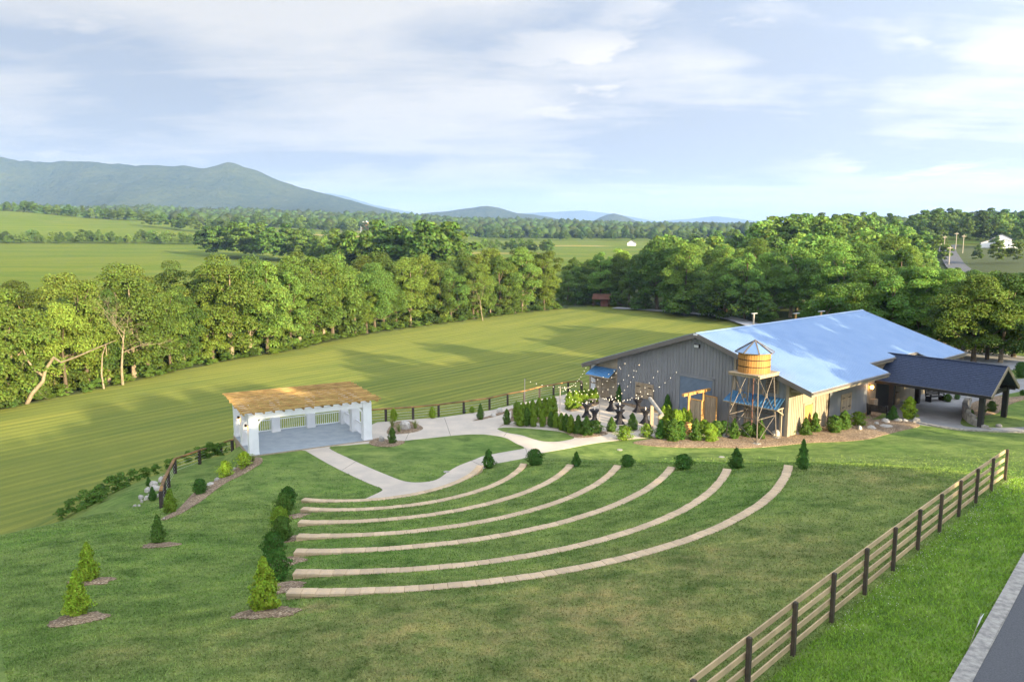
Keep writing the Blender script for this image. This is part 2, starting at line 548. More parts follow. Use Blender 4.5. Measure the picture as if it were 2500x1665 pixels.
_n = len(CTRL)
_d2 = ((CTRL[:, None, :2] - CTRL[None, :, :2]) ** 2).sum(-1)
_K = np.zeros((_n + 3, _n + 3))
_K[:_n, :_n] = _phi(_d2) + 0.6 * np.eye(_n)
_K[:_n, _n] = 1
_K[:_n, _n + 1:] = CTRL[:, :2]
_K[_n:, :_n] = _K[:_n, _n:].T
_W = np.linalg.solve(_K, np.r_[CTRL[:, 2], 0, 0, 0])


def tps(x, y):
    out = _W[_n] + _W[_n + 1] * x + _W[_n + 2] * y
    for i in range(_n):
        out = out + _W[i] * _phi((x - CTRL[i, 0]) ** 2 + (y - CTRL[i, 1]) ** 2)
    return out


def smooth(a, b, x):
    t = np.clip((x - a) / (b - a), 0, 1)
    return t * t * (3 - 2 * t)


def in_poly(x, y, P):
    x, y = np.asarray(x, float), np.asarray(y, float)
    ins = np.zeros(x.shape, bool)
    n = len(P)
    for i in range(n):
        x0, y0 = P[i][:2]
        x1, y1 = P[(i + 1) % n][:2]
        if y0 == y1:
            continue
        c = ((y0 > y) != (y1 > y)) & (x < (x1 - x0) * (y - y0) / (y1 - y0) + x0)
        ins ^= c
    return ins


def dist_line(x, y, P, closed=False):
    best = np.full(np.shape(x), 1e9)
    n = len(P)
    for i in range(n if closed else n - 1):
        ax, ay = P[i][:2]
        bx, by = P[(i + 1) % n][:2]
        dx, dy = bx - ax, by - ay
        t = np.clip(((x - ax) * dx + (y - ay) * dy) / (dx * dx + dy * dy + 1e-12), 0, 1)
        best = np.minimum(best, np.hypot(x - ax - t * dx, y - ay - t * dy))
    return best


# building frame: local x across the gable, local y along the ridge
BO, BAL = np.array([14.767, 62.034]), 0.86
BA, BG = np.array([math.sin(BAL), math.cos(BAL)]), np.array([math.cos(BAL), -math.sin(BAL)])


def bld(t, s, z=0.0):
    q = BO + BG * t + BA * s
    return (q[0], q[1], z)


# stage frame
SA = R(29.0)
SX, SY = np.array([math.cos(SA), math.sin(SA)]), np.array([-math.sin(SA), math.cos(SA)])
SO = np.array([-17.85, 51.45])


def stg(x, y, z=0.0):
    q = SO + SX * x + SY * y
    return (q[0], q[1], z)


PLATEAU = [(-16.8, 50.6), (-13.0, 46.2), (-8, 46.3), (-4, 47.2), (-0.5, 50.2), (4, 53), (8, 53.5), (14, 53.8), (20.5, 54.2), (26, 57.4), (33, 59.5), (40, 58.3), (70, 58.5),
           (95, 100), (60, 110), bld(8, 30)[:2], bld(-12.6, 29)[:2], bld(-12.9, 0)[:2], (6.2, 75), (2.2, 70.2), (-2.2, 65.2), (-7, 62.4), (-11, 61.3), stg(8.8, 6.3)[:2], stg(2.2, 6.3)[:2], stg(0.4, 3.5)[:2], stg(0.2, -.1)[:2]]
# top edge of the bank that falls to the lower field
EDGE = [(-60, -80), (-44, -20), (-36, 8), (-29.5, 26), (-26.0, 36), (-22.6, 44.0), (-23.6, 51.2), (-22.6, 55.6), stg(-0.6, 6.9)[:2], stg(4, 7.0)[:2], stg(9, 6.8)[:2], (-6.9, 63.2), (-2.4, 66.0), (1.7, 70.9),
        (5.6, 76.2), bld(-13.9, 3)[:2], bld(-13.9, 30)[:2], bld(9, 31.5)[:2], (58, 104), (90, 120), (200, 160)]
UPPER = EDGE + [(400, 100), (400, -300), (-60, -300)]
RIVER = [(-95, 20), (-72, 70), (-66, 88), (-60, 104), (-55, 119), (-47, 133), (-40, 155), (-30, 172), (-19, 187), (-6, 206), (8, 218), (30, 228), (60, 236)]
TREELINE = [at(px, py, -5)[:2] for px, py in [(-160, 1040), (0, 1005), (61, 992), (180, 968), (310, 940), (420, 915), (560, 885), (700, 860), (860, 822), (1000, 800), (1130, 785), (1270, 767), (1370, 757)]]
FU = np.array([-2.0, -0.80, -0.66, -0.5, -0.35, -0.2, 0.0, 0.2, 0.4, 0.55, 0.66, 0.8, 2.0])
FYD = np.array([215, 300, 450, 640, 720, 850, 1000, 1300, 2000, 2800, 4000.])
FZ = np.array([
    # 215  300  450  640   720  850  1000 1300 2000 2800 4000
    [-5, -2, 1, 5, 14, 32, 42, 35, 70, 60, 40],
    [-5, -2, 1, 5, 14, 32, 42, 35, 70, 60, 40],
    [-5, -2, 1, 4.6, 13, 30, 42, 32, 66, 58, 40],
    [-5, -3, 0.5, 4.6, 11, 22, 31, 26, 64, 55, 40],
    [-5, -4, -1.5, 3.5, 7, 14, 22, 24, 58, 50, 38],
    [-5, -4.5, -3, 0, 3, 8, 13, 20, 48, 44, 36],
    [-5, -5, -4, -2.5, -1, 1, 3, 10, 32, 40, 34],
    [-4.5, -4, -4, -3, -2, 0, 3, 8, 20, 32, 30],
    [-3, 4, 9, 10, 9, 8, 8, 10, 16, 28, 28],
    [-2, 1, 7, 16, 20, 24, 26, 24, 20, 28, 28],
    [-2, 3, 7, 16, 22, 28, 30, 28, 22, 28, 28],
    [-1, 4, 8, 16, 22, 28, 30, 28, 22, 28, 28],
    [0, 4, 8, 16, 22, 28, 30, 28, 22, 28, 28]])


def far_h(x, y):
    yy = np.clip(y, 1, None)
    u = np.clip(x / yy, -1.99, 1.99)
    d = np.clip(y, FYD[0], FYD[-1] - 1)
    iu = np.clip(np.searchsorted(FU, u) - 1, 0, len(FU) - 2)
    iy = np.clip(np.searchsorted(FYD, d, side='right') - 1, 0, len(FYD) - 2)
    a = (u - FU[iu]) / (FU[iu + 1] - FU[iu])
    b = (d - FYD[iy]) / (FYD[iy + 1] - FYD[iy])
    a, b = a * a * (3 - 2 * a), b * b * (3 - 2 * b) * .6 + b * .4
    return (FZ[iu, iy] * (1 - a) + FZ[iu + 1, iy] * a) * (1 - b) + (FZ[iu, iy + 1] * (1 - a) + FZ[iu + 1, iy + 1] * a) * b


def terrain(x, y):
    x, y = np.atleast_1d(np.asarray(x, float)), np.atleast_1d(np.asarray(y, float))
    dp = dist_line(x, y, PLATEAU, True)
    inp = in_poly(x, y, PLATEAU)
    near = (np.abs(x) < 90) & (y > -60) & (y < 120)
    top = np.full(x.shape, 4.0)
    top[near] = tps(x[near], y[near])
    top = np.where(near, top, 4.0)
    edge_fade = smooth(60, 88, np.maximum(np.abs(x), np.maximum(y - 30, -y + 30 - 30)))
    top = top * (1 - edge_fade) + edge_fade * np.where(x > 0, np.where(y > 55, 0.3, 5.0), 3.0)
    mp = np.where(inp, 0.0, smooth(0.0, 2.6, dp))
    top = top * mp
    # low field and the far country
    low = far_h(x, y) + 0.35 * np.sin(x * 0.05 + 1) * np.sin(y * 0.043)
    rd = dist_line(x, y, RIVER)
    low = low - 2.6 * smooth(7.0, 3.5, rd)
    up = in_poly(x, y, UPPER)
    de = dist_line(x, y, EDGE)
    k = np.where(up, 0.0, smooth(0.0, 11.0, de) * 0.86 + 0.14 * smooth(0, 40, de))
    h = top * (1 - k) + low * k
    return h


def th(x, y):
    return float(terrain(x, y)[0])


def on(px, py, z0=0.0):
    """ground point seen at a photograph pixel"""
    r = ray(px, py)
    t = (z0 - CAM_H) / r[2] if r[2] < -1e-4 else 400.0
    ts = np.linspace(8, min(max(t * 2.2, 120), 900), 1500)
    X, Y, Z = r[0] * ts, r[1] * ts, CAM_H + r[2] * ts
    hh = terrain(X, Y)
    i = int(np.argmax(Z < hh))
    if i == 0:
        i = len(ts) - 1
    z1, z0_ = Z[i] - hh[i], Z[i - 1] - hh[i - 1]
    f = z0_ / (z0_ - z1 + 1e-9)
    tt = ts[i - 1] + (ts[i] - ts[i - 1]) * f
    return (r[0] * tt, r[1] * tt, th(r[0] * tt, r[1] * tt))


def axis(lo, d0, d1, hi, step, g):
    a = list(np.arange(d0, d1, step))
    s, x = step, a[-1]
    while x < hi:
        s *= g
        x += s
        a.append(x)
    s, x = step, a[0]
    b = []
    while x > lo:
        s *= g
        x -= s
        b.append(x)
    return np.array(b[::-1] + a)


GX = axis(-5200, -33, 42, 5200, 0.42, 1.035)
GY = axis(-1500, 13, 78, 5600, 0.42, 1.032)
XX, YY = np.meshgrid(GX, GY)
HH = terrain(XX.ravel(), YY.ravel()).reshape(XX.shape)
nx, ny = len(GX), len(GY)
idx = np.arange(nx * ny).reshape(ny, nx)
fc = np.stack([idx[:-1, :-1], idx[:-1, 1:], idx[1:, 1:], idx[1:, :-1]], -1).reshape(-1, 4)
gme = mesh_np('ground', np.c_[XX.ravel(), YY.ravel(), HH.ravel()], fc, True)

# what grows where: R mown field, G crop field, B wood floor
gx, gy = XX.ravel(), YY.ravel()
de = dist_line(gx, gy, EDGE)
upm = in_poly(gx, gy, UPPER)
mow = np.where(upm, 0, smooth(1.5, 7, de)) * (gy < 230)
tlx = TREELINE + [(40, 224), (200, 260), (300, 900), (-900, 900), (-200, 0)]
wood = in_poly(gx, gy, tlx) & (dist_line(gx, gy, RIVER) < 16)
right_wood = [(24, 214), (48, 170), (75, 136), (110, 118), (170, 120), (400, 200), (400, 420), (150, 480), (40, 380)]
wood |= in_poly(gx, gy, right_wood)
crop = (gy > 205) & ~wood
wood |= (gy > 1150)
tan = np.zeros(gx.shape)
for cx_, cy_, rx_, ry_ in ((-190, 905, 46, 22), (-20, 640, 45, 14), (-200, 1100, 55, 20), (60, 830, 40, 14)):
    tan = np.maximum(tan, smooth(1.3, 0.7, np.hypot((gx - cx_) / rx_, (gy - cy_) / ry_)))
ca = gme.color_attributes.new('zone', 'FLOAT_COLOR', 'POINT')
ca.data.foreach_set('color', np.c_[mow, crop, wood, np.ones(len(gx))].astype(np.float32).ravel())
dry = np.zeros(gx.shape)
for px, py, rr, am in ((1480, 1500, 4.5, 1.0), (1000, 1560, 4.0, .8), (1750, 1380, 4.5, .7), (1950, 1330, 4, .55), (780, 1480, .55, 1.5), (2150, 1170, 3.5, .6), (1300, 1560, 4, .8), (640, 1560, 2.2, .5), (300, 1590, 2, .4), (1490, 1595, .5, .9), (1000, 1640, 3, .7)):
    c = on(px, py)
    dry = np.maximum(dry, am * np.exp(-((gx - c[0]) ** 2 + (gy - c[1]) ** 2) / rr ** 2))
fenced = (gx - FA[0]) * FD[1] - (gy - FA[1]) * FD[0]
verge = smooth(-0.2, 0.5, fenced) * (gy < 60) * (gx < 60) * upm
cb2 = gme.color_attributes.new('zone2', 'FLOAT_COLOR', 'POINT')
cb2.data.foreach_set('color', np.c_[dry, verge, tan, np.ones(len(gx))].astype(np.float32).ravel())


def ground_mat():
    m, t, b = new_mat('grass_ground')
    ge = N(t, 'ShaderNodeNewGeometry')
    P = ge.outputs['Position']
    z1 = N(t, 'ShaderNodeAttribute', attribute_name='zone')
    z2 = N(t, 'ShaderNodeAttribute', attribute_name='zone2')
    s1, s2 = N(t, 'ShaderNodeSeparateColor'), N(t, 'ShaderNodeSeparateColor')
    t.links.new(z1.outputs['Color'], s1.inputs[0])
    t.links.new(z2.outputs['Color'], s2.inputs[0])
    big = NOISE(t, P, 0.16, 5, 0.6)
    mid = NOISE(t, P, 1.1, 5, 0.65)
    fine = NOISE(t, P, 16.0, 4, 0.7)
    streak = NOISE(t, MAPPING(t, P, scale=(0.5, 2.2, 1), rot=(0, 0, 0.5)), 2.2, 5, 0.65)
    lawn = MIX(t, RAMP(t, big, [(0.35, 0), (0.65, 1)]), (0.110, 0.191, 0.040), (0.155, 0.217, 0.056))
    lawn = MIX(t, MATH(t, 'MULTIPLY', RAMP(t, streak, [(0.35, 0), (0.7, 1)]), 0.6), lawn, (0.189, 0.231, 0.075))
    dryf = MATH(t, 'MULTIPLY', s2.outputs[0], RAMP(t, mid, [(0.25, 0.15), (0.75, 1)]), True)
    lawn = MIX(t, dryf, lawn, (0.303, 0.240, 0.108))
    verge = MIX(t, RAMP(t, mid, [(0.3, 0), (0.7, 1)]), (0.110, 0.200, 0.035), (0.174, 0.255, 0.056))
    lawn = MIX(t, s2.outputs[1], lawn, verge)
    patch = MATH(t, 'ADD', MATH(t, 'MULTIPLY', NOISE(t, MAPPING(t, P, scale=(1, 1.6, 1), rot=(0, 0, 0.6)), 0.45, 6, 0.68, 0.4), 0.9), MATH(t, 'MULTIPLY', mid, 0.55))
    lawn = MIX(t, 1.0, lawn, RAMP(t, patch, [(0.52, (0.50, 0.58, 0.50)), (0.72, (0.98, 0.98, 0.98)), (0.93, (1.48, 1.34, 1.28))]), 'MULTIPLY')
    # mown field with faint mower lines
    rp = MAPPING(t, P, rot=(0, 0, R(-52)))
    wv = N(t, 'ShaderNodeTexWave', wave_type='BANDS', bands_direction='Y')
    wv.inputs['Scale'].default_value = 0.21
    wv.inputs['Distortion'].default_value = 1.4
    wv.inputs['Detail'].default_value = 3
    wv.inputs['Detail Scale'].default_value = 0.35
    t.links.new(rp, wv.inputs['Vector'])
    st = NOISE(t, MAPPING(t, rp, scale=(0.05, 1.3, 1)), 1.0, 6, 0.68, 0.3)
    st2 = NOISE(t, MAPPING(t, rp, scale=(0.02, 0.16, 1)), 1.0, 4, 0.6)
    field = MIX(t, RAMP(t, st, [(0.40, 0), (0.60, 1)]), (0.143, 0.179, 0.041), (0.269, 0.266, 0.054))
    field = MIX(t, MATH(t, 'MULTIPLY', wv.outputs[1], 0.72), field, (0.119, 0.157, 0.037))
    field = MIX(t, MATH(t, 'MULTIPLY', RAMP(t, st2, [(0.42, 0), (0.62, 1)]), 0.35), field, (0.285, 0.274, 0.056))
    field = MIX(t, MATH(t, 'MULTIPLY', RAMP(t, NOISE(t, P, 0.05, 5, 0.65), [(0.45, 0), (0.7, 1)]), 0.45), field, (0.119, 0.162, 0.039))
    col = MIX(t, s1.outputs[0], lawn, field)
    # crop land beyond the river
    cr = NOISE(t, MAPPING(t, P, scale=(0.004, 0.03, 1), rot=(0, 0, 0.06)), 1.0, 5, 0.6, 0.5)
    crop = MIX(t, RAMP(t, cr, [(0.38, 0), (0.62, 1)]), (0.102, 0.158, 0.018), (0.190, 0.204, 0.028))
    crop = MIX(t, MATH(t, 'MULTIPLY', NOISE(t, P, 0.35, 5, 0.7), 0.7), crop, (0.075, 0.125, 0.017))
    crop = MIX(t, s2.outputs[2], crop, (0.343, 0.258, 0.087))
    col = MIX(t, s1.outputs[1], col, crop)
    col = MIX(t, s1.outputs[2], col, (0.081, 0.097, 0.039))
    col = MIX(t, 1.0, col, RAMP(t, fine, [(0.25, 0.70), (0.75, 1.28)]), 'MULTIPLY')
    t.links.new(col, b.inputs['Base Color'])
    b.inputs['Roughness'].default_value = 0.95
    b.inputs['Specular IOR Level'].default_value = 0.08
    bn = N(t, 'ShaderNodeBump')
    bn.inputs['Strength'].default_value = 0.55
    bn.inputs['Distance'].default_value = 0.06
    t.links.new(MATH(t, 'ADD', fine, MATH(t, 'MULTIPLY', NOISE(t, P, 5.0, 4, 0.7), 1.5)), bn.inputs['Height'])
    t.links.new(bn.outputs[0], b.inputs['Normal'])
    return m


M['ground'] = ground_mat()
obj('ground', gme, 'ground', kind='structure')


# ------------------------------------------------------------------ sheets laid on the ground
def crom(P, n=6, closed=True):
    P = [np.array(p[:2], float) for p in P]
    out = []
    m = len(P)
    rng = range(m) if closed else range(m - 1)
    for i in rng:
        p0 = P[(i - 1) % m] if closed or i > 0 else P[i]
        p1, p2 = P[i], P[(i + 1) % m]
        p3 = P[(i + 2) % m] if closed or i + 2 < m else p2
        for j in range(n):
            t = j / n
            out.append(0.5 * ((2 * p1) + (-p0 + p2) * t + (2 * p0 - 5 * p1 + 4 * p2 - p3) * t * t + (-p0 + 3 * p1 - 3 * p2 + p3) * t ** 3))
    if not closed:
        out.append(P[-1])
    return out


def sheet(name, outer, m, off=0.012, holes=(), step=0.7, skirt=0.05, mound=0.0, kind='structure', jitter=0.0):
    """a thin sheet draped over the ground inside a plan polygon, with a skirt at the rim"""
    loops = [list(map(tuple, outer))] + [list(map(tuple, h)) for h in holes]
    vs, es = [], []
    for L in loops:
        o = len(vs)
        vs += [Vector(p) for p in L]
        es += [(o + i, o + (i + 1) % len(L)) for i in range(len(L))]
    xs, ys = [p[0] for p in outer], [p[1] for p in outer]
    gxx, gyy = np.meshgrid(np.arange(min(xs), max(xs), step) + 0.013, np.arange(min(ys), max(ys), step) + 0.017)
    gxx, gyy = gxx.ravel(), gyy.ravel()
    ok = in_poly(gxx, gyy, outer)
    for h in holes:
        ok &= ~in_poly(gxx, gyy, h)
    dl = np.minimum.reduce([dist_line(gxx, gyy, L, True) for L in loops])
    ok &= dl > 0.12
    vs += [Vector((a, b_)) for a, b_ in zip(gxx[ok], gyy[ok])]
    rv, re, rf = delaunay_2d_cdt(vs, es, [], 0, 1e-5)[:3]
    V = np.array([(v.x, v.y) for v in rv])
    T = np.array([f for f in rf])
    c = V[T].mean(1)
    keep = in_poly(c[:, 0], c[:, 1], outer)
    for h in holes:
        keep &= ~in_poly(c[:, 0], c[:, 1], h)
    T = T[keep]
    e = V[T[:, 1]] - V[T[:, 0]]
    g = V[T[:, 2]] - V[T[:, 0]]
    fl = e[:, 0] * g[:, 1] - e[:, 1] * g[:, 0] < 0
    T[fl] = T[fl][:, ::-1]
    z = terrain(V[:, 0], V[:, 1]) + off
    if mound:
        dd = np.minimum.reduce([dist_line(V[:, 0], V[:, 1], L, True) for L in loops])
        z = z + mound * smooth(0, 0.6, dd)
        if jitter:
            z = z + jitter * RNG.random(len(z)) * smooth(0, 0.2, dd)
    verts = [(a, b_, cc) for (a, b_), cc in zip(V, z)]
    faces = [tuple(t) for t in T]
    cnt = {}
    for t in T:
        for i in range(3):
            k = (t[i], t[(i + 1) % 3])
            cnt[k] = 1
    for (i, j) in list(cnt):
        if (j, i) not in cnt:
            o = len(verts)
            verts += [(*V[j], z[j] - skirt - off), (*V[i], z[i] - skirt - off)]
            faces.append((j, i, o + 1, o))
    me = bpy.data.meshes.new(name)
    me.from_pydata(verts, [], faces)
    me.update()
    return obj(name, me, m, kind=kind)


A0 = lambda L: [at(px, py, 0.0)[:2] for px, py in L]
ON = lambda L: [on(px, py)[:2] for px, py in L]
Z5 = lambda L: [(880 + a / 3.925, 880 + b / 3.925) for a, b in L]

w1 = WALLS[1]
arc1 = [(w1[0] + (w1[2] - 0.16) * math.cos(a), w1[1] + (w1[2] - 0.16) * math.sin(a)) for a in np.linspace(w1[3] + 0.45, w1[4], 22)]
left_edge = crom(A0([(745.3, 1099.8), (785, 1123), (822.8, 1143.4), (863, 1163), (903.6, 1181.6), (927, 1192), (934, 1201), (925, 1209)]), 5, False)
low_edge = crom(A0([(1214, 1131), (1287.6, 1117), (1323, 1106), (1389.6, 1094), (1453, 1082), (1530, 1073), (1601, 1068), (1660, 1066)]), 5, False)
outer = left_edge + arc1 + low_edge + A0([(1720, 1062), (1790, 1060)]) + [bld(4.2, 0.7)[:2], bld(-11.8, 0.7)[:2], bld(-12.0, -1.2)[:2]] \
    + A0([(1420, 957), (1384, 963), (1313, 976), (1262, 986), (1203, 1001), (1079, 1019), (1000, 1024), (921, 1031)]) + [stg(8.3, 3.0)[:2], stg(8.3, 0.5)[:2], stg(4.0, 0.4)[:2], stg(3.2, 0.2)[:2]]
lawn_c = crom(A0([(803, 1093), (861, 1123), (905, 1143), (946, 1160), (988.7, 1175.5), (1028.5, 1179), (1065, 1172), (1096, 1150.6), (1120, 1137), (1160, 1121.5), (1183, 1113), (1240, 1102), (1275, 1096),
                  (1279, 1091.5), (1257, 1081), (1237, 1070), (1211, 1064), (1168, 1060), (1109, 1063), (1058, 1068.5), (987, 1076), (950, 1084), (900, 1083), (850, 1087)]), 4)
lawn_s = crom(A0(Z5([(1310, 655), (1400, 642), (1600, 650), (1800, 668), (1950, 690), (2050, 742), (1900, 777), (1750, 775), (1640, 748), (1540, 716), (1400, 692)])), 4)
sheet('path', outer, 'concrete', 0.014, [lawn_c, lawn_s], step=1.2)
# saw-cut joints in the walk
jm = MB()
for (p, q) in (((978, 1178), (905, 1183)), ((1150, 1125), (1177, 1137)), ((870, 1126), (835, 1148)), ((1283, 1094), (1290, 1117)), ((1100, 1064), (1085, 1020)), ((1230, 1066), (1243, 1047)), ((1006, 1040), (990, 1075))):
    a_, b_ = at(*p), at(*q)
    jm.bar((a_[0], a_[1], 0.016), (b_[0], b_[1], 0.016), 0.03, 0.006)
jm.build('path_joint', mat('joint_dark', (0.16, 0.14, 0.12), None, 1, 0.9), kind='structure')

BEDS = {
    'a': A0(Z5([(1330, 640), (1400, 604), (1470, 585), (1700, 600), (1850, 640), (1960, 690), (2060, 740), (2200, 737), (2355, 712), (2355, 690), (2240, 660), (2100, 660), (2020, 640), (1900, 590), (1880, 520), (1850, 470), (1640, 470), (1460, 470), (1440, 560)])),
    'b': A0(Z5([(250, 690), (300, 615), (370, 585), (480, 585), (600, 645), (540, 682), (420, 702), (300, 707)])),
    'c': A0(Z5([(80, 790), (160, 745), (300, 765), (420, 775), (400, 800), (300, 827), (150, 822)])),
    'd': A0(Z5([(1075, 580), (1250, 528), (1460, 458), (1500, 430), (1520, 440), (1400, 502), (1250, 548)])),
    'e': ON([(1545, 1081), (1600, 1090), (1680, 1093), (1759, 1093), (1823, 1094), (1899, 1089), (1979, 1081), (2060, 1078), (2120, 1072), (2160, 1062), (2200, 1052), (2245, 1040), (2225, 1030), (2180, 1022), (2120, 1026), (2060, 1030), (2020, 1036), (1950, 1055), (1900, 1062), (1860, 1060), (1790, 1056), (1720, 1058), (1660, 1060), (1600, 1070)]),
    'f': ON([(636, 1117), (639, 1130), (606.6, 1151), (564.5, 1172), (522, 1200), (480, 1231), (438, 1256), (401, 1270), (395, 1266), (431, 1246), (466, 1210), (501, 1188), (543, 1165), (578.5, 1141), (608, 1121)]),
    'h': A0(Z5([(1965, 470), (2010, 455), (2100, 430), (2160, 405), (2270, 392), (2290, 410), (2230, 440), (2120, 470), (2020, 490)])),
    'i': [bld(t, s)[:2] for t, s in ((-9.2, .65), (-7.5, .1), (-5.5, -.35), (-2.2, -.2), (-2.0, .65))],
    'k': A0([(2160 + a_ / 6.926, 880 + b_ / 6.926) for a_, b_ in ((1395, 840), (1490, 715), (1650, 670), (1900, 605), (2100, 625), (2380, 600), (2380, 655), (2220, 705), (2010, 800), (1900, 895), (1700, 930), (1560, 960), (1450, 1000), (1400, 920))]),
    'j': [bld(t, s)[:2] for t, s in ((8.1, .8), (8.1, 14), (9.2, 13.5), (9.6, 8), (9.3, 3), (8.8, .6))],
}
for k, P in BEDS.items():
    sheet('mulch_bed', crom(P, 4), 'mulch', 0.03, step=0.35, mound=0.05, jitter=0.03)
RINGS = [(190, 1512, .92, .42), (225, 1420, .85, .38), (391, 1331, .8, .38), (650, 1496, 1.0, .45), (690, 1435, .8, .5), (693, 1372, .8, .5), (700, 1318, .8, .5), (710, 1262, .8, .5)]
RINGP = []
for px, py, rx, ry in RINGS:
    c = on(px, py)
    P = [(c[0] + rx * math.cos(a) * (1 + .14 * math.sin(3 * a + px) + .08 * math.sin(7 * a + py) + random.uniform(-.06, .06)), c[1] + ry * 1.4 * math.sin(a) * (1 + .14 * math.cos(2 * a + py) + .08 * math.sin(6 * a) + random.uniform(-.06, .06))) for a in np.linspace(0, 2 * math.pi, 42)[:-1]]
    RINGP.append(P)
    sheet('mulch_bed', P, 'mulch', 0.03, step=0.25, mound=0.04, jitter=0.03)

# driveway under the carport, its kerb, the upper parking lot, the road
drive = crom(A0([(2170, 1015), (2240, 1036), (2290, 1042), (2345, 1047), (2410, 1050), (2520, 1053), (2530, 1043), (2440, 1044), (2352, 1040), (2350, 1017), (2360, 998), (2378, 984), (2420, 970), (2520, 948), (2520, 925), (2440, 930), (2360, 940), (2300, 935), (2230, 945), (2150, 985)]), 4)
sheet('driveway', drive, 'driveway', 0.02, step=1.5)
kerb_l = crom(A0([(2235, 1030), (2262, 1037), (2300, 1044), (2345, 1049.5), (2410, 1053), (2530, 1057)]), 6, False)
kb = MB()
for p, q in zip(kerb_l[:-1], kerb_l[1:]):
    kb.bar((p[0], p[1], th(*p) + 0.04), (q[0], q[1], th(*q) + 0.04), 0.34, 0.14)
kb.build('kerb', 'kerb', kind='structure')
sheet('parking_lot', A0([(2330, 852), (2420, 860), (2560, 880), (2600, 915), (2500, 906), (2330, 890)]), 'lot', 0.05, step=3)

k0, k1 = [(2323, 1664), (2393, 1546), (2469, 1399), (2499, 1363)], [(2381, 1664), (2437, 1556), (2500, 1434.6)]
KB = [on(px, py) for px, py in k0]
kd = np.polyfit([p[1] for p in KB], [p[0] for p in KB], 1)
kline = [np.array([np.polyval(kd, y), y]) for y in np.linspace(6, 44, 39)]
kn = np.array([1.0, -kd[0]]) / math.hypot(1, kd[0])
kerb2 = MB()
for p, q in zip(kline[:-1], kline[1:]):
    L0 = [(p + kn * o) for o in (0, 0.38)]
    L1 = [(q + kn * o) for o in (0, 0.38)]
    zs = [max(th(*a_), th(*b_)) + .07 for a_, b_ in (L0, L1)]
    kerb2.add([(*L0[0], zs[0]), (*L0[1], zs[0] - .015), (*L1[1], zs[1] - .015), (*L1[0], zs[1]), (*L0[0], zs[0] - .3), (*L0[1], zs[0] - .3), (*L1[1], zs[1] - .3), (*L1[0], zs[1] - .3)],
              [(0, 1, 2, 3), (0, 4, 5, 1), (1, 5, 6, 2), (2, 6, 7, 3), (3, 7, 4, 0)])
kerb2.build('kerb', 'kerb', kind='structure')
sheet('road', [tuple(p + kn * 0.36) for p in kline] + [tuple(p + kn * 7.0) for p in kline[::-1]], 'asphalt', 0.035, step=1.0)
# lane beside the field and the far road up the hill
lane = MB()
LP = A0([(1790, 782), (1760, 775), (1700, 768), (1640, 762), (1560, 755), (1500, 752)])
LPz = [on(px, py) for px, py in [(1850, 800), (1800, 784), (1750, 773), (1690, 767), (1620, 762), (1560, 757), (1500, 754)]]
for a_, b_ in zip(LPz[:-1], LPz[1:]):
    d_ = np.array(b_[:2]) - np.array(a_[:2])
    n_ = np.array([-d_[1], d_[0]]) / np.hypot(*d_) * 2.0
    lane.quad((a_[0] - n_[0], a_[1] - n_[1], a_[2] + .3), (a_[0] + n_[0], a_[1] + n_[1], a_[2] + .3), (b_[0] + n_[0], b_[1] + n_[1], b_[2] + .3), (b_[0] - n_[0], b_[1] - n_[1], b_[2] + .3))
lane.build('lane', 'lot', kind='structure')


def ribbon(name, pts, w, m, off=0.25):
    mb = MB()
    P = crom([p[:2] for p in pts], 6, False)
    for i in range(len(P) - 1):
        d_ = P[i + 1] - P[i]
        n_ = np.array([-d_[1], d_[0]]) / (np.hypot(*d_) + 1e-9) * w / 2
        q = [P[i] + n_, P[i] - n_, P[i + 1] - n_, P[i + 1] + n_]
        z_ = [th(*P[i]) + off, th(*P[i]) + off, th(*P[i + 1]) + off, th(*P[i + 1]) + off]
        mb.quad(*[(a_[0], a_[1], c_) for a_, c_ in zip(q, z_)])
    return mb.build(name, m, kind='structure')


FR0 = [(aty(px, py, d)) for px, py, d in ((2350, 690, 275), (2338, 660, 300), (2325, 632, 345), (2313, 608, 400), (2318, 600, 440), (2345, 597, 450))]
ribbon('road', FR0, 7.5, 'asphalt', 0.6)
wat = MB()
for i in range(len(RIVER) - 1):
    a_, b_ = np.array(RIVER[i]), np.array(RIVER[i + 1])
    d_ = b_ - a_
    n_ = np.array([-d_[1], d_[0]]) / np.hypot(*d_) * 6.5
    wat.quad((*(a_ - n_), -6.7), (*(b_ - n_), -6.7), (*(b_ + n_), -6.7), (*(a_ + n_), -6.7))
wat.build('river', 'water', kind='structure')

# ------------------------------------------------------------------ amphitheatre seat walls
def chamfer_box(lx, ly, lz, c=0.012):
    mb = MB()
    x, y = lx / 2, ly / 2
    vs = [(-x, -y, 0), (x, -y, 0), (x, y, 0), (-x, y, 0), (-x, -y, lz - c), (x, -y, lz - c), (x, y, lz - c), (-x, y, lz - c),
          (-x + c, -y + c, lz), (x - c, -y + c, lz), (x - c, y - c, lz), (-x + c, y - c, lz)]
    fs = [(0, 3, 2, 1), (8, 9, 10, 11)]
    for a, b in ((0, 4), (4, 8)):
        for i in range(4):
            j = (i + 1) % 4
            fs.append((a + i, a + j, b + j, b + i))
    return mb.add(vs, fs)


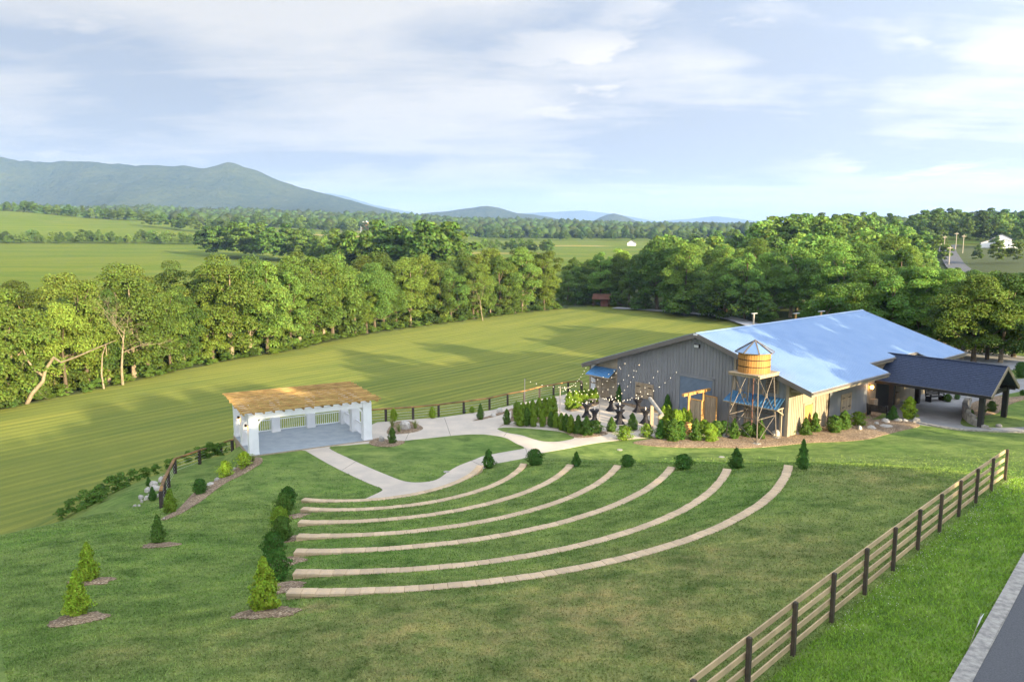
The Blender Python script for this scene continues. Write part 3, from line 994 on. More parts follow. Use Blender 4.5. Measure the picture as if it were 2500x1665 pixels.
cap_me = chamfer_box(0.466, 0.42, 0.10).mesh('cap_stone')
cap_me.materials.append(M['capstone'])
blk_me = chamfer_box(0.455, 0.34, 0.30, 0.015).mesh('wall_block')
blk_me.materials.append(M['capstone'])
ROWN = {1: 'lowest, beside the concrete walk', 2: 'second from the concrete walk', 3: 'third from the concrete walk', 4: 'fourth, middle of the seven rows', 5: 'fifth from the concrete walk', 6: 'sixth, second uphill', 7: 'highest uphill, the longest'}
for k, (cx, cyy, r, a0, a1, z) in WALLS.items():
    t = thing('seat_wall', f'curved tan stone seat wall in the lawn, {ROWN[k]}', 'seat wall', (cx, cyy, 0), 0, 'curved seat walls of the amphitheatre')
    n = int(round(r * (a1 - a0) / 0.472))
    mb = MB()
    for i in range(n):
        a = a0 + (a1 - a0) * (i + 0.5) / n
        zj = z + random.uniform(-.006, .006)
        rj = r + random.uniform(-.012, .012)
        o = obj('cap_stone', cap_me, None, t, loc=(rj * math.cos(a), rj * math.sin(a), zj - 0.10), rotz=a - math.pi / 2 + random.uniform(-.012, .012))
        o.scale = (r * (a1 - a0) / n / 0.472, 1, 1)
        for c in range(2):
            if i < 3 or i > n - 3:
                b = obj('wall_block', blk_me, None, t, loc=(r * math.cos(a + (.008 if c else 0)), r * math.sin(a + (.008 if c else 0)), z - 0.105 - 0.305 * (c + 1)), rotz=a - math.pi / 2)
                b.scale = (r * (a1 - a0) / n / 0.472, 1, 1)
        if 3 <= i <= n - 3:
            ca_, sa_ = math.cos(a - math.pi / 2), math.sin(a - math.pi / 2)
            hx = 0.228
            pts = [(-hx, -.17), (hx, -.17), (hx, .17), (-hx, .17)]
            pts = [(r * math.cos(a) + x * ca_ - y * sa_, r * math.sin(a) + x * sa_ + y * ca_) for x, y in pts]
            mb.add([(x, y, z - .72) for x, y in pts] + [(x, y, z - .105) for x, y in pts], [(0, 1, 5, 4), (1, 2, 6, 5), (2, 3, 7, 6), (3, 0, 4, 7)])
    mb.build('base_course', 'capstone', t, kind='stuff')

# ------------------------------------------------------------------ stage with white pergola
SW, SDP = 8.65, 6.2
stage = thing('pergola_stage', 'white pergola stage with pine slat roof on a block base', 'pergola', (*SO, 0), SA)
MB().box(0, SW, 0, SDP, -0.22, 0.10).build('deck', 'deck', stage)
fb = MB()
fb.box(-.06, SW + .06, -.06, -.003, -.26, .07).box(-.06, -.003, 0, SDP, -.26, .07).box(SW + .003, SW + .06, 0, SDP, -.26, .07).box(-.06, SW + .06, SDP + .003, SDP + .06, -.26, .07)
fb.build('deck_fascia', 'plank', stage)
base = MB().box(0.10, SW - .1, 0.18, SDP - .1, -3.2, -0.24).build('block_base', 'block', stage)
bm_ = chamfer_box(0.41, 0.10, 0.19, 0.012).mesh('masonry_block')
bm_.materials.append(M['block'])
for row in range(9):
    for i in range(15):
        y = 0.30 + i * 0.42 + (0.21 if row % 2 else 0)
        if y < SDP - .3:
            obj('masonry_block', bm_, None, base, loc=(0.07 + random.uniform(-.008, .008), y, -0.27 - 0.2 * (row + 1)), rotz=math.pi / 2)
    for i in range(20):
        x = 0.35 + i * 0.42 + (0.21 if row % 2 else 0)
        if row < 4 and x < SW - .3:
            pass
PW, PH_ = 0.60, 2.95
posts = [(0, 0), (SW - PW, 0), (0, SDP - PW), (SW - PW, SDP - PW), (0, (SDP - PW) / 2), (SW - PW, (SDP - PW) / 2), ((SW - PW) / 3, SDP - PW), (2 * (SW - PW) / 3, SDP - PW)]
for x, y in posts:
    mb = MB().box(x, x + PW, y, y + PW, 0.104, PH_)
    for i in (0, 1):           # board seams and corner boards
        for k in range(3):
            f = k * (PW / 2 - .02)
        mb.box(x - .012, x + .07, y - .012, y + PW + .012, .104, PH_ - .02) if i == 0 else mb.box(x + PW - .07, x + PW + .012, y - .012, y + PW + .012, .104, PH_ - .02)
    mb.box(x + PW / 2 - .02, x + PW / 2 + .02, y - .010, y + PW + .010, .104, PH_ - .02)
    mb.box(x - .03, x + PW + .03, y - .03, y + PW + .03, .102, .24)
    mb.build('post', 'white', stage)
bh0, bh1 = PH_ - .02, PH_ + 0.02
for x0, x1, y0, y1 in ((PW, SW - PW, .12, .30), (PW, SW - PW, SDP - .30, SDP - .12), (.12, .30, PW, SDP - PW), (SW - .30, SW - .12, PW, SDP - PW)):
    MB().box(x0, x1, y0, y1, PH_ - .42, PH_ - .01).build('beam', 'white', stage)
for (x, y, dx, dy) in ((PW, .21, 1, 0), (SW - PW, .21, -1, 0), (.21, PW, 0, 1), (.21, (SDP - PW) / 2, 0, -1), (.21, (SDP + PW) / 2, 0, 1), (SW - .21, PW, 0, 1)):
    mb = MB()
    pr = None
    for q in range(5):
        a = q / 4 * math.pi / 2
        p = (x + dx * .62 * (1 - math.cos(a)), y + dy * .62 * (1 - math.cos(a)), PH_ - 1.0 + .62 * math.sin(a))
        if pr:
            mb.bar(pr, p, .09, .12)
        pr = p
    mb.build('brace', 'white', stage)


def railing(x0, y0, x1, y1):
    r_ = MB()
    r_.bar((x0, y0, 1.04), (x1, y1, 1.04), .10, .06).bar((x0, y0, .22), (x1, y1, .22), .07, .07)
    ro = r_.build('railing', 'white', stage)
    L = math.hypot(x1 - x0, y1 - y0)
    bal = MB()
    n = int(L / .15)
    for i in range(1, n):
        f = i / n
        x, y = x0 + (x1 - x0) * f, y0 + (y1 - y0) * f
        bal.box(x - .018, x + .018, y - .018, y + .018, .25, 1.01)
    bal.build('balusters', 'white', ro, kind='stuff')


third = (SW - PW) / 3
for i in range(3):
    railing(i * third + PW, SDP - PW / 2, (i + 1) * third, SDP - PW / 2)
for xx_ in (PW / 2, SW - PW / 2):
    railing(xx_, PW, xx_, (SDP - PW) / 2)
    railing(xx_, (SDP + PW) / 2, xx_, SDP - PW)
raf = MB()
ox = .55
for i in range(15):
    x = -.35 + i * (SW + .7) / 14
    mb = MB()
    prof = [(-.55, .20), (-.55, .12), (-.42, .02), (-.2, 0.0), (SDP + .2, 0.0), (SDP + .42, .02), (SDP + .55, .12), (SDP + .55, .20)]
    n = len(prof)
    vs = [(x - .028, y, PH_ + .004 + z) for y, z in prof] + [(x + .028, y, PH_ + .004 + z) for y, z in prof]
    mb.add(vs, [tuple(range(n)), tuple(range(2 * n - 1, n - 1, -1))] + [(i_, i_ + n, (i_ + 1) % n + n, (i_ + 1) % n) for i_ in range(n)])
    mb.build('rafter', 'pine', stage)
npur = 12
for i in range(npur):
    y = -.50 + i * (SDP + 1.0) / (npur - 1)
    j = random.uniform(-.06, .06)
    MB().box(-.60 + j, SW + .60 + j, y - .035, y + .035, PH_ + .208, PH_ + .315 + random.uniform(-.012, .012)).build('purlin', 'pine', stage)


def lantern(x, y, z, label):
    t = thing('wall_lantern', label, 'lantern', stg(x, y, z), SA, 'lanterns on the pergola post side')
    MB().box(.0, .10, -.03, .03, .05, .10).box(-.10, .02, -.07, .07, .14, .17).build('bracket', 'iron', t)
    MB().lathe([(.075, .135), (.075, .0), (.055, -.03)], 6, (-.03, 0, 0)).build('cage', 'iron', t)
    MB().lathe([(.05, -.14), (.085, -.05), (.06, -.032)], 8, (-.03, 0, 0)).build('glowing_glass', 'flame', t)


lantern(-.12, (SDP) / 2, 2.05, 'small glowing lantern on the middle post of the white pergola')
lantern(-.12, .35, 2.05, 'small glowing lantern on the front post of the white pergola')

# ------------------------------------------------------------------ event barn
barn = thing('event_barn', 'long grey barn with blue reflecting metal roof', 'barn', (*BO, 0), -BAL)
ZR, PT = 7.13, 0.325
TL, TR, TI, LEN = 12.55, 10.09, 8.4, 28.7
zt = lambda t: ZR - PT * abs(t)
S0, S1, WL, WR = 0.6, 28.2, -12.2, 8.0
T1, T2 = -8.8, 3.3           # the dark middle third of the gable
wallm = MB()


def gable_panel(t0, t1, s, th_, name, m, top_off=0.32):
    pts = [t0] + ([0.0] if t0 < 0 < t1 else []) + [t1]
    f = [(t, s, zt(t) - top_off) for t in pts]
    vs = [(t0, s, -0.3), (t1, s, -0.3)] + f[::-1]
    n = len(vs)
    bk = [(a, b + th_, c) for a, b, c in vs]
    return MB().add(vs + bk, [tuple(range(n)), tuple(range(2 * n - 1, n - 1, -1))] + [(i, i + n, (i + 1) % n + n, (i + 1) % n) for i in range(n)]).build(name, m, barn)


gable_panel(T1, T2, S0, .18, 'gable_wall', 'gwall')
gable_panel(WL, T1 - .003, S0 + .06, .16, 'side_wing_wall', 'lwall')
gable_panel(T2 + .003, WR, S0 + .06, .16, 'side_wing_wall', 'gwall')
gable_panel(WL, WR, S1, .18, 'rear_wall', 'gwall')
MB().box(WR - .18, WR, S0 + .23, S1, -.3, zt(WR) - .3).build('long_wall', 'lwall', barn)
MB().box(WL, WL + .18, S0 + .23, S1, -.3, zt(WL) - .3).build('long_wall', 'lwall', barn)
# battens of the board-and-batten siding
bt = MB()
for t in np.arange(T1 + .2, T2, .30):
    z0 = 0 if not (-2.05 < t < 1.6) else 3.62
    bt.box(t - .022, t + .022, S0 - .03, S0 - .002, z0, zt(t) - .33)
bt.build('battens', 'gwall', barn, kind='stuff')
bt = MB()
for t in np.arange(T2 + .3, WR - .1, .30):
    bt.box(t - .022, t + .022, S0 + .032, S0 + .058, 0, zt(t) - .33)
bt.build('battens', 'gwall', barn, kind='stuff')
bt = MB()
for z in np.arange(.15, 3.9, .145):
    x1 = T1 - .25
    x0 = max(WL + .95, -(ZR - .4 - z) / PT)
    if x1 > x0:
        bt.bar((x0, S0 + .045, z), (x1, S0 + .045, z), .03, .10)
bt.build('lap_siding', 'lwall', barn, kind='stuff')
bt = MB()
for s in np.arange(S0 + .5, S1, .25):
    if not 2.75 < s < 4.2:
        bt.box(WR + .002, WR + .028, s - .02, s + .02, 0, zt(WR) - .34)
bt.build('battens', 'lwall', barn, kind='stuff')
# grey-blue sheet that paints the shade on the long wall beyond the downspout
MB().box(WR + .03, WR + .055, 6.62, 13.2, 0, zt(WR) - .36).build('long_wall_shade', 'gwall', barn)
for t in (T1 - .08, T2 + .08, WR - .09):
    MB().box(t - .10, t + .10, S0 - .035, S0 + .05, -.1, zt(t) - .36).build('corner_trim', 'trim', barn)
MB().box(WR + .002, WR + .05, S0 - .03, S0 + .25, -.1, zt(WR) - .36).build('corner_trim', 'trim', barn)
MB().box(WR + .002, WR + .05, 4.65, 4.85, 0, zt(WR) - .36).build('corner_trim', 'trim', barn)
MB().box(WR + .002, WR + .06, 6.35, 6.5, 0, zt(WR) - .36).build('corner_trim', 'trim', barn)
MB().box(WR + .01, WR + .14, 6.52, 6.63, 0, zt(WR) - .36).build('downspout', 'blackwood', barn)
for t in (WL + .08, WL + .85):
    MB().box(t - .08, t + .08, S0 - .03, S0 + .055, -.1, zt(t) - .36).build('corner_trim', 'trim', barn)
MB().box(WL + .18, WL + .75, S0 + .0, S0 + .05, 1.35, 3.0).build('white_panel', 'white', barn)
MB().box(WL + .18, WL + .75, S0 + .0, S0 + .05, .2, 1.2).build('white_panel', 'white', barn)

# roof: two slopes cut round the recess on the carport side
rf = barn


def slope(pts, name):
    top = [(t, s, zt(t)) for t, s in pts]
    n = len(top)
    bot = [(a, b, c - .10) for a, b, c in top]
    return MB().add(top + bot, [tuple(range(n)), tuple(range(2 * n - 1, n - 1, -1))] + [(i, i + n, (i + 1) % n + n, (i + 1) % n) for i in range(n)]).build(name, 'roof', barn)


NS0, NS1 = 12.34, 21.8
rr1 = slope([(0, 0), (TR, 0), (TR, NS0), (TI, NS0), (TI, NS1), (TR, NS1), (TR, LEN), (0, LEN)][::-1], 'metal_roof')
rr2 = slope([(0, 0), (0, LEN), (-TL, LEN), (-TL, 0)][::-1], 'metal_roof')
rb = MB()
for s in np.arange(.06, LEN, .305):
    te = TI if NS0 < s < NS1 else TR
    rb.add([(0.1, s - .03, zt(.1) + .002), (te, s - .03, zt(te) + .002), (te, s + .03, zt(te) + .002), (0.1, s + .03, zt(.1) + .002), (0.1, s, zt(.1) + .055), (te, s, zt(te) + .055)],
           [(0, 1, 5, 4), (2, 3, 4, 5), (1, 2, 5)])
rb.build('roof_ribs', 'roof', rr1, kind='stuff')
rb = MB()
for s in np.arange(.06, LEN, .305):
    te = -TL
    rb.add([(-.1, s - .03, zt(.1) + .002), (te, s - .03, zt(te) + .002), (te, s + .03, zt(te) + .002), (-.1, s + .03, zt(.1) + .002), (-.1, s, zt(.1) + .055), (te, s, zt(te) + .055)],
           [(4, 5, 1, 0), (5, 4, 3, 2), (5, 2, 1)])
rb.build('roof_ribs', 'roof', rr2, kind='stuff')
MB().add([(-.22, -.03, zt(.22) + .04), (0, -.03, ZR + .05), (.22, -.03, zt(.22) + .04), (-.22, LEN + .03, zt(.22) + .04), (0, LEN + .03, ZR + .05), (.22, LEN + .03, zt(.22) + .04)],
         [(0, 1, 4, 3), (1, 2, 5, 4)]).build('ridge_cap', 'roof', barn)


def rake(t0, t1, s):
    mb = MB()
    vs = []
    for t in (t0, t1):
        vs += [(t, s, zt(t) - .36), (t, s + .05, zt(t) - .36), (t, s + .05, zt(t) + .03), (t, s, zt(t) + .03)]
    mb.add(vs, [(0, 1, 5, 4), (1, 2, 6, 5), (2, 3, 7, 6), (3, 0, 4, 7), (0, 3, 2, 1), (4, 5, 6, 7)])
    return mb.build('rake_board', 'fascia', barn)


rake(-TL, 0, -.055)
rake(0, TR, -.055)
rake(-TL, 0, LEN + .005)
rake(0, TR, LEN + .005)


def eave(t, s0, s1, sg):
    MB().box(min(t, t + sg * .06), max(t, t + sg * .06), s0, s1, zt(t) - .34, zt(t) - .02).build('eave_fascia', 'trim', barn)
    MB().box(min(t + sg * .062, t + sg * .17), max(t + sg * .062, t + sg * .17), s0, s1, zt(t) - .16, zt(t) - .04).build('gutter', 'fascia', barn)


eave(TR, -.05, NS0, 1)
eave(TR, NS1, LEN, 1)
eave(TI, NS0 + .01, NS1 - .01, 1)
eave(-TL, -.05, LEN, -1)
for s in (.8, 5.0, 9.4):
    mb = MB()
    mb.bar((WR + .06, s, zt(WR) - 1.0), (TR - .25, s, zt(TR) - .30), .09, .09)
    mb.bar((WR + .06, s, zt(TR) - .26), (TR - .05, s, zt(TR) - .26), .09, .1)
    mb.build('eave_bracket', 'trim', barn)
MB().add([(WR, .06, zt(WR) - .14), (TR, .06, zt(TR) - .14), (TR, NS0 - .05, zt(TR) - .14), (WR, NS0 - .05, zt(WR) - .14)], [(0, 1, 2, 3)]).build('soffit', 'soffit', barn)
MB().box(WR, TR - .1, NS0 - .12, NS0 - .04, zt(TR) - .45, zt(TR) - .16).build('eave_return', 'trim', barn)

# roll-up door
MB().box(-1.84, 1.38, S0 - .012, S0 - .004, 0, 3.34).build('roll_door', 'rolldoor', barn)
sl_ = MB()
for z in np.arange(.03, 3.30, .10):
    sl_.add([(-1.8, S0 - .014, z), (1.34, S0 - .014, z), (1.34, S0 - .045, z + .05), (-1.8, S0 - .045, z + .05), (1.34, S0 - .014, z + .097), (-1.8, S0 - .014, z + .097)], [(0, 1, 2, 3), (3, 2, 4, 5)])
sl_.build('door_slats', 'rolldoor', barn, kind='stuff')
for t0, t1, z0, z1 in ((-2.0, -1.84, 0, 3.5), (1.38, 1.54, 0, 3.5), (-2.0, 1.54, 3.34, 3.52)):
    MB().box(t0, t1, S0 - .06, S0 - .002, z0, z1).build('door_trim', 'gwall', barn)


def shutter(x0, x1, z0, z1, frame):
    """closed pair of plank shutters on the gable plane or the long wall: frame maps (u, out, z)"""
    w = MB()
    for a, b, c, d in ((x0 - .12, x1 + .12, z1, z1 + .14), (x0 - .12, x1 + .12, z0 - .16, z0), (x0 - .12, x0, z0, z1), (x1, x1 + .12, z0, z1)):
        w.box(a, b, .0, .07, c, d)
    w.v = [frame(*q) for q in w.v]
    wo = w.build('window_frame', 'plank', barn)
    mid = (x0 + x1) / 2
    for side, (a, b) in enumerate(((x0, mid - .01), (mid + .01, x1))):
        n = 4
        for i in range(n):
            p = MB().box(a + (b - a) * i / n + .006, a + (b - a) * (i + 1) / n - .006, .0, .045 + .006 * (i % 2), z0 + .01, z1 - .01)
            p.v = [frame(*q) for q in p.v]
            p.build('shutter_plank', 'plank', wo)
        for z in (z0 + .18, z1 - .2):
            h = MB().box(a + .02 if side == 0 else b - .45, a + .45 if side == 0 else b - .02, .055, .075, z - .03, z + .03)
            h.v = [frame(*q) for q in h.v]
            h.build('strap_hinge', 'iron', wo)


shutter(-6.45, -4.70, .95, 2.0, lambda u, o, z: (u, S0 - .035 - o, z))
shutter(8.72, 10.2, .92, 2.05, lambda u, o, z: (WR + .06 + o, u, z))
# awnings


def awning(t0, t1, zt_, zb, out, label):
    aw = []
    mb = MB()
    vs = [(t0, S0 - .04, zt_), (t1, S0 - .04, zt_), (t1 + .1, S0 - out, zb), (t0 - .1, S0 - out, zb)]
    mb.add(vs + [(a, b, c - .04) for a, b, c in vs], [(3, 2, 1, 0), (4, 5, 6, 7), (0, 1, 5, 4), (1, 2, 6, 5), (2, 3, 7, 6), (3, 0, 4, 7)])
    a = mb.build('awning', 'awning', barn, label=label)
    rb_ = MB()
    n = int((t1 - t0) / .25)
    for i in range(n + 1):
        f = i / n
        p, q = (t0 + (t1 - t0) * f, S0 - .06, zt_ + .012), (t0 - .1 + (t1 - t0 + .2) * f, S0 - out, zb + .012)
        rb_.bar(p, q, .05, .03)
    rb_.build('awning_ribs', 'awning', a, kind='stuff')
    for t in (t0 + .05, t1 - .05):
        br = MB()
        br.bar((t, S0 - .06, zb - .55), (t, S0 - out + .1, zb + .0), .08, .09)
        br.bar((t, S0 - .06, zb - .03), (t, S0 - out + .05, zb - .06), .08, .09)
        br.build('awning_bracket', 'trim', a)
    MB().bar((t0 - .1, S0 - out - .02, zb - .05), (t1 + .1, S0 - out - .02, zb - .05), .05, .09).build('awning_fascia', 'trim', a)


awning(-11.45, -8.85, 2.92, 2.28, 1.2, 'blue tin awning over the side door')
awning(3.3, 7.7, 2.92, 2.26, 1.15, 'blue tin awning behind the water tower')
# doors under the awnings and on the long wall
for t0, t1 in ((-10.6, -9.75), (-11.3, -10.66)):
    MB().box(t0, t1, S0 - .0, S0 + .05, .05, 2.12).build('plank_door', 'plank', barn)
for i in range(7):
    MB().box(WR + .03, WR + .07, 2.95 + i * .165, 3.105 + i * .165, .06, 2.1).build('door_plank', 'honey', barn)
for s0, s1, z0, z1 in ((2.82, 2.94, 0, 2.2), (4.12, 4.24, 0, 2.2), (2.82, 4.24, 2.2, 2.32)):
    MB().box(WR + .03, WR + .06, s0, s1, z0, z1).build('door_trim', 'trim', barn)
for t in (3.6, 7.5):
    MB().box(t - .09, t + .09, S0 - .16, S0 - .005, 0, 2.2).build('porch_post', 'trim', barn)
for i in range(5):
    MB().box(4.3 + i * .2, 4.49 + i * .2, S0 - .0, S0 + .05, .05, 2.1).build('door_plank', 'plank', barn)
lv = MB().box(6.1, 7.15, S0 + .005, S0 + .055, 3.2, 4.32).build('louvre', 'trim', barn)
for i in range(9):
    z = 3.28 + i * .115
    MB().add([(6.2, S0 - .0, z), (7.05, S0 - .0, z), (7.05, S0 - .06, z - .03), (6.2, S0 - .06, z - .03), (6.2, S0 - .06, z + .02), (7.05, S0 - .06, z + .02)], [(0, 1, 2, 3), (3, 2, 5, 4), (4, 5, 1, 0)]).build('slat', 'soffit', lv)
fl = MB().box(-.45, .05, S0 - .20, S0 - .004, 5.88, 6.16).build('flood_light', 'iron', barn)
MB().add([(-.42, S0 - .205, 5.90), (.02, S0 - .205, 5.90), (.02, S0 - .205, 6.12), (-.42, S0 - .205, 6.12)], [(0, 1, 2, 3)]).build('lens', 'lampmetal', fl)
MB().box(-.18, .2, -.075, -.058, ZR - .17, ZR - .03).build('ridge_plate', 'white', barn)
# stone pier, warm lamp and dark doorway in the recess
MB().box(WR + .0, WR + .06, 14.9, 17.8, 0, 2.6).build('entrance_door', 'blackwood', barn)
for s in (14.1, 18.4):
    MB().box(WR + .0, WR + .45, s - .35, s + .35, 0, 1.1).build('stone_pier', 'block', barn)
t_ = thing('porch_lamp', 'amber porch lamp beside the dark barn entrance', 'lamp', bld(WR + .25, 13.6, 2.2), -BAL)
MB().box(-.2, 0, -.04, .04, .1, .16).build('bracket', 'iron', t_)
MB().lathe([(.09, -.16), (.16, .0), (.10, .12)], 8).build('glowing_glass', 'flame', t_)

# ------------------------------------------------------------------ carport (porte-cochere)
pc = thing('carport', 'open carport with black shingled gable roof joined to the barn', 'carport', (*BO, 0), -BAL)
PS0, PS1, PT0, PTE, PZR, PZE = 14.6, 20.9, 7.4, 16.95, 4.62, 2.62
PSM = (PS0 + PS1) / 2
for s_e, nm in ((PS0, 'near'), (PS1, 'far')):
    mb = MB()
    top = [(PT0, PSM, PZR), (PTE, PSM, PZR), (PTE, s_e, PZE), (PT0, s_e, PZE)]
    if s_e < PSM:
        top = top[::-1]
    mb.add(top + [(a, b, c - .12) for a, b, c in top], [(3, 2, 1, 0), (4, 5, 6, 7), (0, 1, 5, 4), (1, 2, 6, 5), (2, 3, 7, 6), (3, 0, 4, 7)])
    ro = mb.build('shingle_roof', 'shingle', pc)
    # shingle courses, each shingle a small wedge
    sh = MB()
    nc = 18
    for c in range(nc):
        f0, f1 = c / nc, (c + 1) / nc
        for j in range(48):
            w = (PTE - PT0) / 47
            x0 = PT0 + (j - (0.5 if c % 2 else 0)) * w
            x1 = min(x0 + w * .96, PTE)
            x0 = max(x0, PT0)
            if x1 <= x0:
                continue
            lift = .012 + .018 * random.random()
            p = lambda x, f, dz: (x, PSM + (s_e - PSM) * f, PZR + (PZE - PZR) * f + dz)
            vs = [p(x0, f0, .004), p(x1, f0, .004), p(x1, f1, .006 + lift), p(x0, f1, .006 + lift), p(x1, f1, .002), p(x0, f1, .002)]
            sh.add(vs, [(0, 1, 2, 3), (3, 2, 4, 5)] if s_e > PSM else [(3, 2, 1, 0), (5, 4, 2, 3)])
    sh.build('shingles', 'shingle', ro, kind='stuff')
    MB().bar((PT0, s_e, PZE - .10), (PTE, s_e, PZE - .10), .07, .22).build('eave_fascia', 'blackwood', pc)
    MB().bar((PT0, s_e, PZE + .02), (PTE + .05, s_e, PZE + .02), .05, .03).build('drip_edge', 'fascia', pc)
    MB().bar((PTE + .04, PSM, PZR - .10), (PTE + .04, s_e, PZE - .10), .07, .26).build('rake_board', 'trim', pc)
MB().bar((PT0, PSM, PZR + .03), (PTE, PSM, PZR + .03), .22, .05).build('ridge_cap', 'shingle', pc)
for t in (9.3, 16.2):
    for s in (15.1, 20.4):
        MB().box(t - .19, t + .19, s - .19, s + .19, -.3, PZE).build('post', 'blackwood', pc)
    MB().bar((t, 15.1, PZE - .2), (t, 20.4, PZE - .2), .2, .3).build('tie_beam', 'blackwood', pc)
    MB().bar((t, PSM, PZE - .2), (t, PSM, PZR - .2), .16, .16, (1, 0, 0)).build('king_post', 'blackwood', pc)
for s in (15.1, 20.4):
    MB().bar((PT0 + .3, s, PZE - .08), (PTE - .1, s, PZE - .08), .2, .3).build('beam', 'blackwood', pc)

# ------------------------------------------------------------------ water tower
TC = np.array([17.78, 56.35])
tw = thing('water_tower', 'wooden water tank on a steel lattice tower before the barn', 'water tower', (*TC, 0), -BAL)
hb, ht, zp = 1.30, 1.02, 4.86
zg = 1.78
lerp = lambda z: hb + (ht - hb) * z / zp
cn = [(-1, -1), (1, -1), (1, 1), (-1, 1)]
for sx_, sy_ in cn:
    MB().tube([(sx_ * hb, sy_ * hb, -.1), (sx_ * ht, sy_ * ht, zp)], .05, 6).build('leg', 'steel', tw)
    MB().box(sx_ * hb - .22, sx_ * hb + .22, sy_ * hb - .22, sy_ * hb + .22, -.2, .12).build('footing', 'kerb', tw)
for i in range(4):
    a, b = cn[i], cn[(i + 1) % 4]
    g = lerp(zg)
    MB().tube([(a[0] * g, a[1] * g, zg), (b[0] * g, b[1] * g, zg)], .04, 6).build('girt', 'steel', tw)
    for z0, z1 in ((zg, zp), (0.1, zg)):
        r0, r1 = lerp(z0), lerp(z1)
        MB().tube([(a[0] * r0, a[1] * r0, z0), (b[0] * r1, b[1] * r1, z1)], .024, 5).build('brace', 'steel', tw)
        MB().tube([(b[0] * r0, b[1] * r0, z0), (a[0] * r1, a[1] * r1, z1)], .024, 5).build('brace', 'steel', tw)
    zm = zg + (zp - zg) * .52
    rm = lerp(zm)
    mx_, my_ = (a[0] + b[0]) / 2 * rm, (a[1] + b[1]) / 2 * rm
    if abs(mx_) > abs(my_):
        MB().box(mx_ - .03, mx_ + .03, -.14, .14, zm - .16, zm + .16).build('gusset_plate', 'steel', tw)
    else:
        MB().box(-.14, .14, my_ - .03, my_ + .03, zm - .16, zm + .16).build('gusset_plate', 'steel', tw)
MB().tube([(0, 0, 0), (0, 0, zp)], .05, 8).build('riser_pipe', 'redroof', tw)
for i in range(9):
    y = -1.26 + i * .315
    MB().box(-1.26, 1.26, y - .15, y + .15, zp + .10, zp + .17).build('platform_plank', 'plank', tw)
for y in (-1.22, 1.22):
    MB().box(-1.3, 1.3, y - .05, y + .05, zp - .08, zp + .095).build('platform_joist', 'plank', tw)
    MB().box(y - .05, y + .05, -1.16, 1.16, zp - .08, zp + .095).build('platform_joist', 'plank', tw)
ns = 40
tank = MB().lathe([(1.08, zp + .18), (1.08, zp + 1.55)], 32).build('tank_core', 'tank', tw)
w_ = 2 * math.pi * 1.12 / ns
st_me = chamfer_box(w_ - .012, .06, 1.50, .01).mesh('stave')
st_me.materials.append(M['tank'])
for i in range(ns):
    a = 2 * math.pi * i / ns
    obj('stave', st_me, None, tw, loc=(1.12 * math.cos(a), 1.12 * math.sin(a), zp + .17), rotz=a + math.pi / 2)
for z in (zp + .62, zp + 1.12):
    MB().lathe([(1.155, z), (1.172, z), (1.172, z + .055), (1.155, z + .055)], 40).build('hoop', 'iron', tw)
ze_, za = zp + 1.66, zp + 2.50
RE = 1.42
for i in range(8):
    a, b = 2 * math.pi * i / 8, 2 * math.pi * (i + 1) / 8
    p = [(RE * math.cos(a), RE * math.sin(a), ze_), (RE * math.cos(b), RE * math.sin(b), ze_), (0, 0, za)]
    MB().add(p + [(x * .98, y * .98, z - .03) for x, y, z in p], [(0, 1, 2), (5, 4, 3), (0, 3, 4, 1)]).build('roof_panel', 'tin', tw)
    MB().bar((RE * 1.01 * math.cos(a), RE * 1.01 * math.sin(a), ze_ + .02), (0, 0, za + .03), .10, .03).build('roof_rib', 'steel', tw)
    MB().bar((p[0][0], p[0][1], ze_ - .02), (p[1][0], p[1][1], ze_ - .02), .04, .05).build('roof_rim', 'steel', tw)

# ------------------------------------------------------------------ paddock fence by the road
fence = thing('paddock_fence', 'brown four-board wooden fence beside the road verge', 'fence', FENCE[0])
f0 = np.array(FENCE[0])
fpts = [np.array((p[0], p[1], th(p[0], p[1]))) - f0 for p in FENCE]
FDn = np.array([FD[1], -FD[0]])
for i, p in enumerate(fpts):
    mb = MB()
    q = p
    tt = 1.42
    u = FD * .05
    v = FDn * .05
    c = [(-1, -1), (1, -1), (1, 1), (-1, 1)]
    vs = [(q[0] + a * u[0] + b * v[0], q[1] + a * u[1] + b * v[1], z) for z in (q[2] - .3, q[2] + tt) for a, b in c] + [(q[0], q[1], q[2] + tt + .03)]
    mb.add(vs, [(0, 1, 5, 4), (1, 2, 6, 5), (2, 3, 7, 6), (3, 0, 4, 7), (4, 5, 8), (5, 6, 8), (6, 7, 8), (7, 4, 8)])
    mb.build('post', 'fencepost', fence)
for i in range(len(fpts) - 1):
    for k in range(4):
        z = .21 + k * .37
        p, q = fpts[i].copy(), fpts[i + 1].copy()
        off = np.array([*(FDn * -.086), 0])
        d = (q - p) / np.linalg.norm(q - p) * .006
        MB().bar(p + off + d + [0, 0, z], q + off - d + [0, 0, z + random.uniform(-.012, .012)], .038, .145).build('board', 'fencebrown', fence)

# ------------------------------------------------------------------ timber-and-cable fences round the terrace


